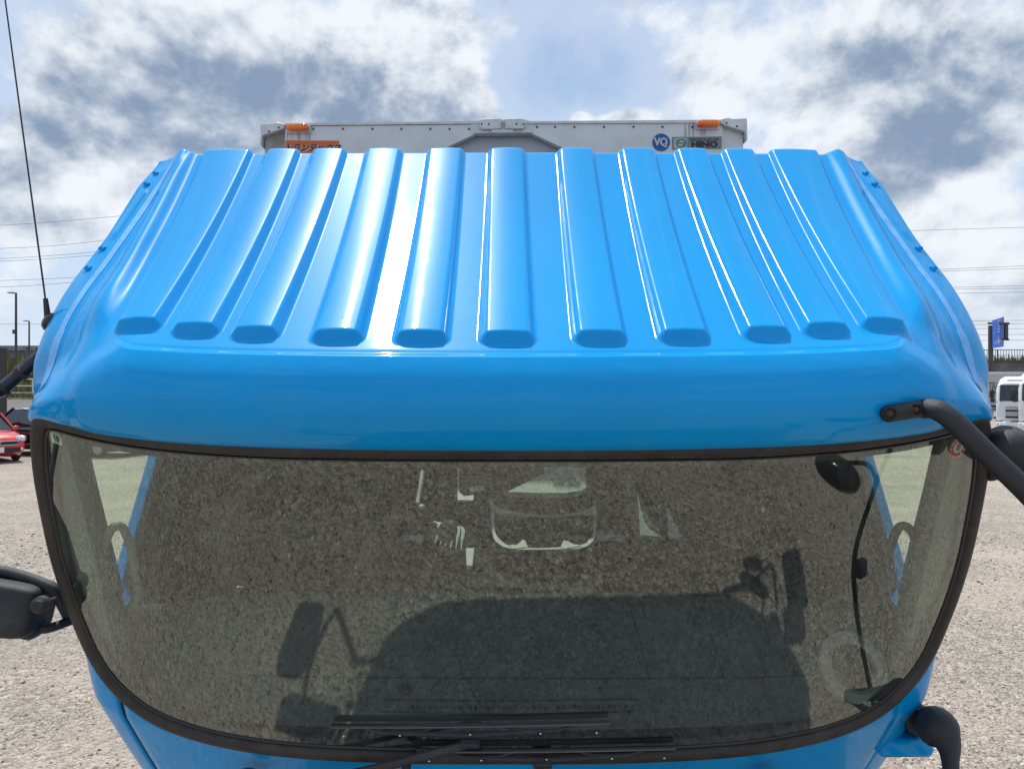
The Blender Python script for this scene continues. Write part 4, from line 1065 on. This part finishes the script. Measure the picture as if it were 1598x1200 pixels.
def make_car(name, label, cat, paint, loc_, rz, L=3.9, hw=.84, H=1.5, group=None):
    c = thing(name, label, cat, loc_, rz, group)
    f = -L/2
    st = [(f, .72, .36, .60), (f+.06, .78, .28, .70), (f+.25, hw*.96, .2, .84), (f+.7, hw, .19, .93), (f+1.05, hw, .19, .98), (0, hw, .2, .98), (L/2-.6, hw, .22, 1.0), (L/2-.12, hw*.95, .28, .98), (L/2, hw*.86, .4, .9)]
    mk('body', MB().loft([ring(y, h_, a, b) for y, h_, a, b in st]), paint, c, angle=50)
    def cr_(y, z, h_): return [Vector((x, y, z)) for x in (-h_, -h_*.5, 0, h_*.5, h_)]
    # glasshouse
    gl = [(f+.95, .98, hw*.93), (f+1.55, H-.05, hw*.72), (f+1.9, H-.01, hw*.70), (L/2-.9, H-.02, hw*.69), (L/2-.25, .99, hw*.88)]
    mb = MB()
    A = []
    for (y, z, h_) in gl:
        zb = .96; t_ = (z-zb)/(H-zb)
        A.append([Vector((-hw*.93, y, zb)), Vector((-(hw*.93+(h_-hw*.93)*t_), y, max(z-.03, zb+.005))), Vector((-h_*.5, y, z)), Vector((h_*.5, y, z)), Vector(((hw*.93+(h_-hw*.93)*t_), y, max(z-.03, zb+.005))), Vector((hw*.93, y, zb))])
    mb.loft(A); mk('window_band', mb, M_DARKG, c, angle=30)
    rf = MB(); rows = [[(x*hw*.72, y, H+.012-.02*x*x-.03*((y-(f+2.2))/1.2)**2) for x in np.linspace(-1, 1, 7)] for y in np.linspace(f+1.5, L/2-.75, 10)]
    rf.grid(np.array(rows)); ro = mk('roof', rf, paint, c)
    s_ = ro.modifiers.new('sheet', 'SOLIDIFY'); s_.thickness = .03
    mb = MB()
    for sg in (-1, 1):
        mb.tube([(sg*hw*.93, f+.95, .99), (sg*hw*.71, f+1.55, H-.01)], .03, 6).tube([(sg*hw*.93, f+2.3, .98), (sg*hw*.72, f+2.3, H-.02)], .03, 6).tube([(sg*hw*.88, L/2-.25, 1.0), (sg*hw*.69, L/2-.9, H-.01)], .05, 6)
    mk('pillar', mb, paint, c)
    for sg in (-1, 1):
        mk('headlight', MB().ell((sg*(hw-.16), f+.14, .74), (.15, .16, .10), rot=(0, 0, R(-25*sg)), e=.7), M_SILV, c)
        mk('fog_lamp', MB().ell((sg*(hw-.2), f+.04, .42), (.07, .05, .05), e=.6), M_SILV, c)
        mk('door_mirror', MB().ell((sg*(hw+.09), f+1.25, 1.02), (.10, .06, .075), e=.7), paint, c)
        mk('tail_lamp', MB().ell((sg*(hw-.12), L/2-.05, .85), (.08, .06, .14), e=.6), M_REDS, c)
    mk('grille', MB().box((0, f-.005, .62), (1.05, .05, .10)), M_BLKG, c, bevel=.01)
    mk('grille_trim', MB().box((0, f-.02, .685), (1.15, .04, .025)).box((0, f-.02, .56), (1.1, .04, .02)), M_CHR, c, bevel=.005)
    mk('intake', MB().box((0, f-.005, .40), (1.25, .05, .13)), M_BLKG, c, bevel=.01)
    mb = MB().tube([Vector((math.cos(a)*.07, f-.045, .64+math.sin(a)*.048)) for a in np.linspace(0, 6.28, 20, endpoint=False)], .008, 6, closed=True)
    mb.tube([Vector((math.cos(a)*.03, f-.045, .64+math.sin(a)*.044)) for a in np.linspace(0, 6.28, 16, endpoint=False)], .006, 6, closed=True).tube([Vector((math.cos(a)*.055, f-.045, .665+math.sin(a)*.022)) for a in np.linspace(0, 6.28, 16, endpoint=False)], .006, 6, closed=True)
    if name == 'red_car': mk('badge', mb, M_CHR, c)
    pl = mk('number_plate', MB().box((0, f-.04, .42), (.33, .02, .165)), M_WHT, c, smooth=False)
    wheel_set(c, hw, (f+.72, L/2-.68))
    return c, pl
rc, pl = make_car('red_car', 'red hatchback parked beside the dark container, cut off by the left edge', 'car', M_RED, (-17.45, 23.1, 0), R(54), 3.9, .84, 1.52)
text('plate_digits', '84', .11, mat('plate_green', (.02, .10, .06), .5), pl, Matrix.Translation((.085, -1.995, .41)) @ RX, .004)
bc, pl = make_car('black_car', 'long black saloon parked behind the red hatchback, mostly hidden by the blue cab', 'car', M_BLKP, (-15.5, 25.0, 0), R(76), 5.4, .88, 1.64)
text('plate_digits', '32', .11, M_INK, pl, Matrix.Translation((0, -2.745, .41)) @ RX, .003)

# ------------------------------------------------------------------ container, fence, lamps, viaduct, hills (left)
ct = thing('container', 'tall black steel container standing at the left edge behind the red car', 'container', (-25.0, 28.4, 0))
def CT(n_, mb, m, **kw): return mk(n_, mb, m, ct, **kw)
CT('body', MB().box((0, 0, 1.98), (8.0, 2.4, 3.95)), M_CONT, smooth=False)
for k in range(10): CT('panel_rib', MB().box((-3.8+k*.84, -1.22, 1.98), (.10, .05, 3.8)), M_CONT, smooth=False)
CT('top_rail', MB().box((0, -1.22, 3.92), (8.04, .08, .12)), M_CONT, smooth=False)
mb = MB(); mb.add([(-120, 40.5, .05), (-24, 40.5, .05), (-24, 51, 1.35), (-120, 51, 1.35)], [(0, 1, 2, 3)]); mb.add([(-120, 51, 1.35), (-24, 51, 1.35), (-24, 53.4, 1.62), (-120, 53.4, 1.62)], [(0, 1, 2, 3)]); mb.add([(-120, 53.4, 1.62), (-24, 53.4, 1.62), (-24, 100, 1.62), (-120, 100, 1.62), ], [(0, 1, 2, 3)])
mk('road_ramp', mb, M_ASPH, smooth=False, kind='structure')
fn = thing('guard_fence', 'white pipe guard fence along the road behind the black saloon', 'fence', (-33, 52, 0))
mk('rail', MB().box((0, 0, 2.85), (24, .06, .11)), M_WHF, fn, smooth=False); mk('rail', MB().box((0, 0, 2.35), (24, .06, .09)), M_WHF, fn, smooth=False); mk('rail', MB().box((0, 0, 1.85), (24, .06, .09)), M_WHF, fn, smooth=False)
for k in range(13): mk('post', MB().box((-12+k*2, 0, 1.4), (.08, .08, 2.95)), M_WHF, fn, smooth=False)
for nm, u, vt, D, lab in (('lamp_post', 25, 457, 62, 'taller of the two grey street lamp posts beyond the black container'), ('lamp_post', 45.5, 501, 88, 'shorter street lamp post, right of the taller one, beyond the container')):
    p = P3(u, vt, D); h_ = p.z
    lpst = thing(nm, lab, 'lamp post', (p.x, D, 0), 0, 'street lamps on the left')
    mk('pole', MB().tube([(0, 0, 0), (0, 0, h_)], [.13, .085], 10), M_RAIL, lpst)
    mk('lamp_head', MB().tube([(0, 0, h_-.05), (-.25, 0, h_), (-.75, 0, h_+.02)], [.06, .09, .06], 8, squash=.6), M_RAIL, lpst)
    mk('pole_box', MB().box((-.12, 0, h_-3.4), (.28, .2, .35)), M_RAIL, lpst, smooth=False)
vd = thing('viaduct', 'grey concrete viaduct in the distance beyond the lamp posts', 'bridge', (-105, 150, 0))
mk('deck', MB().box((0, 0, 8.6), (170, 9, 1.6)), M_CONC, vd, smooth=False)
mk('parapet', MB().box((0, -4.6, 9.9), (170, .25, 1.0)), mat('pale_concrete', (.24, .245, .25), .9, 0, .2, .5), vd, smooth=False)
for k in range(9): mk('pier', MB().box((-80+k*20, 0, 3.9), (2.0, 5, 7.8)), M_CONC, vd, smooth=False)
mb = MB(); rows = []
xh = np.linspace(-2600, -600, 160)
hgt = 112+22*np.sin(xh*.0037+1.0)+12*np.sin(xh*.011)+7*np.sin(xh*.031+2)+5*rs.rand(160)
prof_ = np.array([0, .35, .7, .9, 1.0, .9, .4, 0]); yo = np.array([0, 120, 260, 340, 420, 520, 760, 1000])
for f_, y_ in zip(prof_, yo): rows.append([(x*(1+y_*.0001), 2200+y_, max(0, h*f_)) for x, h in zip(xh, hgt)])
mb.grid(np.array(rows)); mk('hills', mb, mat('hills_painted_haze', (.09, .125, .155), .95, 0, .25, .02), kind='structure')  # distance haze painted into the hills as a blue-grey base colour
# distant town as pale specks at the foot of the hills
mb = MB()
for k in range(60):
    u = -20+k*1.9; D = 900; p = P3(u, 545, D); s_ = rnd.uniform(5, 10)
    mb.box((p.x, D+rnd.uniform(-60, 60), 18), (s_, s_, 36+rnd.uniform(0, 10)))
tag(mk('far_town', mb, M_WHF, smooth=False, kind='stuff'), 'pale far-off town houses at the foot of the hills', 'town')
# grass and bushes in front of the viaduct
def tuft(name, n_, x0, x1, y0, y1, h0, h1, m, label, z0=0.0, bw=.12):
    mb = MB()
    for _ in range(n_):
        x, y = rnd.uniform(x0, x1), rnd.uniform(y0, y1); h_ = rnd.uniform(h0, h1); a = rnd.uniform(0, 6.28); b_ = bw*rnd.uniform(.5, 1.3)
        lx, ly = rnd.uniform(-.3, .3)*h_, rnd.uniform(-.3, .3)*h_
        mb.add([(x-math.cos(a)*b_, y-math.sin(a)*b_, z0), (x+math.cos(a)*b_, y+math.sin(a)*b_, z0), (x+lx+math.cos(a)*b_*.4, y+ly, z0+h_), (x+lx, y+ly, z0+h_*1.12)], [(0, 1, 2, 3)])
    o = mk(name, mb, m, smooth=False, kind='stuff', recalc=False); return tag(o, label, 'grass')
tuft('dry_grass', 5000, -75, -45, 84, 96, 1.5, 5.6, M_YEL, 'yellow dry grass and bushes in front of the viaduct', 0, .25)
tuft('verge_grass', 4000, -50, -26, 51.3, 53.2, .10, .38, M_YEL, 'grass verge at the foot of the white guard fence', 1.5, .06)
tuft('green_weeds', 4500, -66, -36, 62, 80, .3, 1.1, M_YEL, 'weeds and dry grass behind the white guard fence', 1.6, .2)

# ------------------------------------------------------------------ right: wall, railing, sign, trucks
rw_ = thing('retaining_wall', 'dark stained concrete embankment wall on the right below the railing', 'wall', (75, 70, 0), R(0))
zt_ = P3(1560, 564, 70).z
mk('wall_face', MB().box((0, 0, zt_/2), (62, 1.0, zt_)), M_CONC, rw_, smooth=False)
mk('coping', MB().box((0, -.1, zt_+.06), (62, 1.3, .12)), mat('coping_concrete', (.09, .088, .08), .9), rw_, smooth=False)
rl = thing('railing', 'thin brown bar railing along the top of the embankment wall', 'railing', (75, 70, zt_+.12))
hr = P3(1560, 546, 70).z-zt_-.12
mk('top_rail', MB().box((0, 0, hr), (62, .06, .07)), M_RAIL, rl, smooth=False); mk('bottom_rail', MB().box((0, 0, .12), (62, .05, .05)), M_RAIL, rl, smooth=False)
bar = MB().box((0, 0, hr/2), (.035, .035, hr)); b0 = None
for k in range(230):
    x = -31+k*.27
    if b0 is None: b0 = mk('bar', bar, M_RAIL, rl, smooth=False); o_ = b0
    else: o_ = b0.copy(); col.objects.link(o_)
    o_.location = (x, 0, 0)
for k in range(16): mk('post', MB().box((-31+k*4, 0, hr/2), (.09, .09, hr)), M_RAIL, rl, smooth=False)
tuft('railing_weeds', 600, 45, 66, 70.5, 71.5, .15, .75, M_GRN, 'green weeds growing behind the railing on the embankment', zt_, .10)
rsn = thing('road_sign', 'blue direction sign on a brown post at the far right', 'road sign', (P3(1546, 500, 62).x, 62, 0))
zt2 = P3(1546, 508, 62).z; bz2 = lambda v: P3(1546, v, 62).z
mk('post', MB().tube([(0, 0, 0), (0, 0, zt2)], .20, 12), M_RAIL, rsn)
sgx = P3(1, 1, 62)
def S3(u, v, dy=0): return tuple(P3(u, v, 62+dy)-rsn.location)
corners = [S3(1548.5, 500, -.35), S3(1566, 494.5, .9), S3(1565.5, 541, .9), S3(1548.5, 543.5, -.35)]
nrm = (Vector(corners[1])-Vector(corners[0])).cross(Vector(corners[3])-Vector(corners[0])).normalized()*.05
pnl = mk('sign_panel', MB().add([Vector(c) for c in corners]+[Vector(c)-nrm for c in corners], [(0, 1, 2, 3), (7, 6, 5, 4), (0, 4, 5, 1), (1, 5, 6, 2), (2, 6, 7, 3), (3, 7, 4, 0)]), M_ROADS, rsn, smooth=False)
c0, c1, c2, c3 = [Vector(c) for c in corners]
def SP(a, b): return c0+(c1-c0)*a+(c3-c0)*b
off_ = (c1-c0).cross(c3-c0).normalized(); off_ = off_*(-.06 if off_.y > 0 else .06)
def sbar(a0_, b0_, a1_, b1_, wd):
    p, q = SP(a0_, b0_)+off_*.6, SP(a1_, b1_)+off_*.6
    return MB().tube([p, q], wd, 4)
mk('sign_arrow', sbar(.5, .62, .5, .95, .035), M_WHT, pnl, smooth=False)
mk('sign_arrow', sbar(.15, .80, .85, .80, .035), M_WHT, pnl, smooth=False)
for k in range(5): mk('sign_lettering', sbar(.42, .08+.1*k, .60, .08+.1*k, .045), M_WHT, pnl, smooth=False)
for k in range(4): mk('sign_lettering', sbar(.08+.22*k, .86, .18+.22*k, .86, .05), M_WHT, pnl, smooth=False)
mk('bracket', MB().box(S3(1557, 504.5, .3), (1.7, .13, .15)).box(S3(1569, 505, .5), (.65, .15, .18)).box(S3(1570, 518, .5), (.28, .18, 1.45)).box(S3(1569, 530, .5), (.58, .18, .15)), M_RAIL, rsn, smooth=False)

bt = thing('box_truck', 'long grey-white box truck parked side-on at the far right with lettering on its side', 'truck', (0, 0, 0))
D_ = 52
zt3 = P3(1560, 580.5, D_).z; x0_ = P3(1500, 0, D_).x
mk('cargo_box', MB().box((x0_+6, D_+1.25, (zt3+1.0)/2+.0), (12, 2.5, zt3-1.0)), mat('pale_box_paint', (.42, .43, .44), .5), bt, smooth=False)
mk('top_trim', MB().box((x0_+6, D_-.01, zt3-.07), (12, .04, .16)), M_WHF, bt, smooth=False)
mk('bottom_rail', MB().box((x0_+6, D_, 1.02), (12, .06, .2)), M_GALV, bt, smooth=False)
mk('side_guard', MB().box((x0_+6, D_, .75), (9, .05, .08)).box((x0_+6, D_, .5), (9, .05, .08)), M_GALV, bt, smooth=False)
mk('underframe', MB().box((x0_+6, D_+1.2, .82), (12, 1.0, .3)), M_STEEL, bt, smooth=False)
for xx in (1.5, 9.5, 10.8):
    for yy in (.25, 2.2):
        mk('wheel', MB().lathe((x0_+xx, D_+yy-.14, .48), (0, 1, 0), [(0, .3), (.01, .44), (.04, .48), (.24, .48), (.27, .44), (.28, .3)], 20), M_TYRE, bt)
text('side_lettering', 'TRANSPORT', .80, mat('dark_grey_print', (.06, .06, .065), .5), bt, Matrix.Translation((P3(1543, 0, D_).x, D_-.03, P3(0, 603, D_).z)) @ RX, .0, align='LEFT', sx=.50)
text('side_lettering', 'JAPAN', .27, bpy.data.materials['dark_grey_print'], bt, Matrix.Translation((P3(1549, 0, D_).x, D_-.03, P3(0, 612.5, D_).z)) @ RX, .01, align='LEFT', sx=1.1)

def tractor(name, label, x, y, rz, group, hr=.75):
    c = thing(name, label, 'truck', (x, y, 0), rz, group)
    hw = 1.15
    def rg(y_, h_, zb, zt): return [Vector((sx*h_*k, y_, z)) for sx, k, z in ((-1, 1, zb), (1, 1, zb), (1, 1, zt-.42), (1, .94, zt-.14), (1, .72, zt), (-1, .72, zt), (-1, .94, zt-.14), (-1, 1, zt-.42))]
    mk('cab', MB().loft([rg(-.03, hw*.96, .95, 1.75), rg(.02, hw, .8, 1.85), rg(.30, hw, .8, 2.72), rg(.45, hw, .8, 2.80), rg(2.0, hw, .8, 2.80)]), M_WHITE, c, angle=30, bevel=.05)
    mk('roof_deflector', MB().loft([rg(.45, hw*.75, 2.78, 2.9), rg(.8, hw*.85, 2.78, 2.80+hr*.6), rg(1.3, hw*.9, 2.78, 2.8+hr), rg(1.95, hw*.9, 2.78, 2.8+hr)]), M_WHITE, c, bevel=.06)
    ws = mk('windscreen', MB().add([(-1.02, -.035+.02, 1.80), (1.02, -.015, 1.80), (.98, .265, 2.62), (-.98, .265, 2.62), (-1.02, .03, 1.80), (1.02, .03, 1.80), (.98, .31, 2.62), (-.98, .31, 2.62)], [(0, 1, 2, 3), (7, 6, 5, 4), (0, 4, 5, 1), (1, 5, 6, 2), (2, 6, 7, 3), (3, 7, 4, 0)]), M_DARKG, c, smooth=False)
    for k in range(4): mk('grille_bar', MB().box((0, -.06, 1.0+k*.16), (1.5, .05, .10)), M_BLKG if k % 2 == 0 else M_GALV, c, bevel=.01)
    mk('bumper', MB().box((0, -.08, .55), (2.36, .35, .42)), M_WHITE, c, bevel=.05)
    for sg in (-1, 1):
        mk('headlight', MB().ell((sg*.85, -.24, .58), (.2, .05, .10), e=.5), M_SILV, c)
        mk('side_window', MB().box((sg*1.152, .95, 2.15), (.02, .9, .7)), M_DARKG, c, bevel=.01)
        mr_ = mk('mirror', MB().ell((sg*1.35, -.18, 2.15), (.12, .07, .22), e=.5), M_BLK, c)
        mk('mirror_stay', MB().tube([(sg*1.1, .05, 2.55), (sg*1.34, -.15, 2.5), (sg*1.34, -.15, 1.75), (sg*1.1, .05, 1.75)], .02, 6), M_BLK, mr_)
        mk('small_mirror', MB().ell((sg*1.32, -.18, 1.83), (.11, .07, .10), e=.6), M_BLK, c)
    mk('under_mirror', MB().ell((1.0, -.25, 2.0), (.10, .05, .07)), M_BLK, c)
    mk('chassis', MB().box((0, 4.0, .75), (.9, 5.2, .3)), M_STEEL, c, smooth=False)
    for y_ in (.9, 4.8, 6.0):
        for sg in (-1, 1): mk('wheel', MB().lathe((sg*1.0-.14, y_, .5), (1, 0, 0), [(0, .3), (.01, .46), (.04, .5), (.24, .5), (.27, .46), (.28, .3)], 20), M_TYRE, c)
    return c
tractor('parked_truck', 'white truck with low roof deflector, left of the two white trucks at the far right', P3(1572, 0, 32).x+1.35, 32.9, R(-34), 'white trucks parked at the right', .25).scale = (.88, .88, .93)
tractor('parked_truck', 'white truck with tall roof deflector, cut off by the right edge of the picture', P3(1606, 0, 31).x+1.6, 32.1, R(-34), 'white trucks parked at the right', .4).scale = (.9, .9, .95)

# ------------------------------------------------------------------ power lines
def wire(D, uv, r=.02):
    L = [P3(u, v, D) for u, v in uv]
    o = mk('power_line', MB().tube(crom(L, 6), r, 5), M_STEEL)
    return o
wl_ = [('left', 70, [(-200, 393), (0, 388), (90, 383), (170, 374), (300, 352)]), ('left', 70, [(-200, 409), (0, 404), (165, 392), (320, 375)]), ('left', 70, [(-200, 413), (0, 408), (165, 397), (320, 380)]),
       ('left', 110, [(-200, 440), (0, 438), (140, 432), (300, 424)]), ('left', 110, [(-200, 449), (0, 448), (130, 440), (300, 430)]), ('left', 140, [(-200, 506), (0, 506), (80, 506), (300, 505)]),
       ('left', 110, [(-200, 356), (0, 352), (180, 338), (300, 326)]),
       ('right', 90, [(1300, 366), (1400, 361), (1598, 355), (1800, 349)]), ('right', 70, [(1300, 428), (1460, 421), (1598, 415), (1800, 405)]), ('right', 70, [(1300, 432), (1460, 424), (1598, 419), (1800, 408)]),
       ('right', 90, [(1300, 452), (1475, 449), (1598, 446), (1800, 441)]), ('right', 90, [(1300, 456), (1475, 452), (1598, 450), (1800, 446)]), ('right', 90, [(1300, 460), (1480, 458), (1598, 456), (1800, 452)]),
       ('right', 110, [(1300, 502), (1500, 501), (1598, 500), (1800, 498)]), ('right', 110, [(1300, 508), (1500, 507), (1598, 505), (1800, 503)]), ('right', 110, [(1300, 514), (1500, 513), (1598, 513), (1800, 511)]), ('right', 110, [(1300, 524), (1500, 523), (1598, 522), (1800, 521)]), ('right', 110, [(1300, 533), (1500, 532), (1598, 531), (1800, 531)])]
ords = ['topmost', 'second', 'third', 'fourth', 'fifth', 'sixth', 'seventh', 'eighth', 'ninth', 'tenth', 'lowest']
for sd in ('left', 'right'):
    ws_ = sorted([q for q in wl_ if q[0] == sd], key=lambda q: q[2][1][1])
    for k, (side, D, uv) in enumerate(ws_):
        nm = 'lowest' if k == len(ws_)-1 else ords[k]
        tag(wire(D, uv, .016*D/70), 'overhead wire, %s%s of those crossing the %s of the sky' % (nm, ' from the top' if nm not in ('topmost', 'lowest') else '', side), 'power line', 'power lines on the %s' % side)
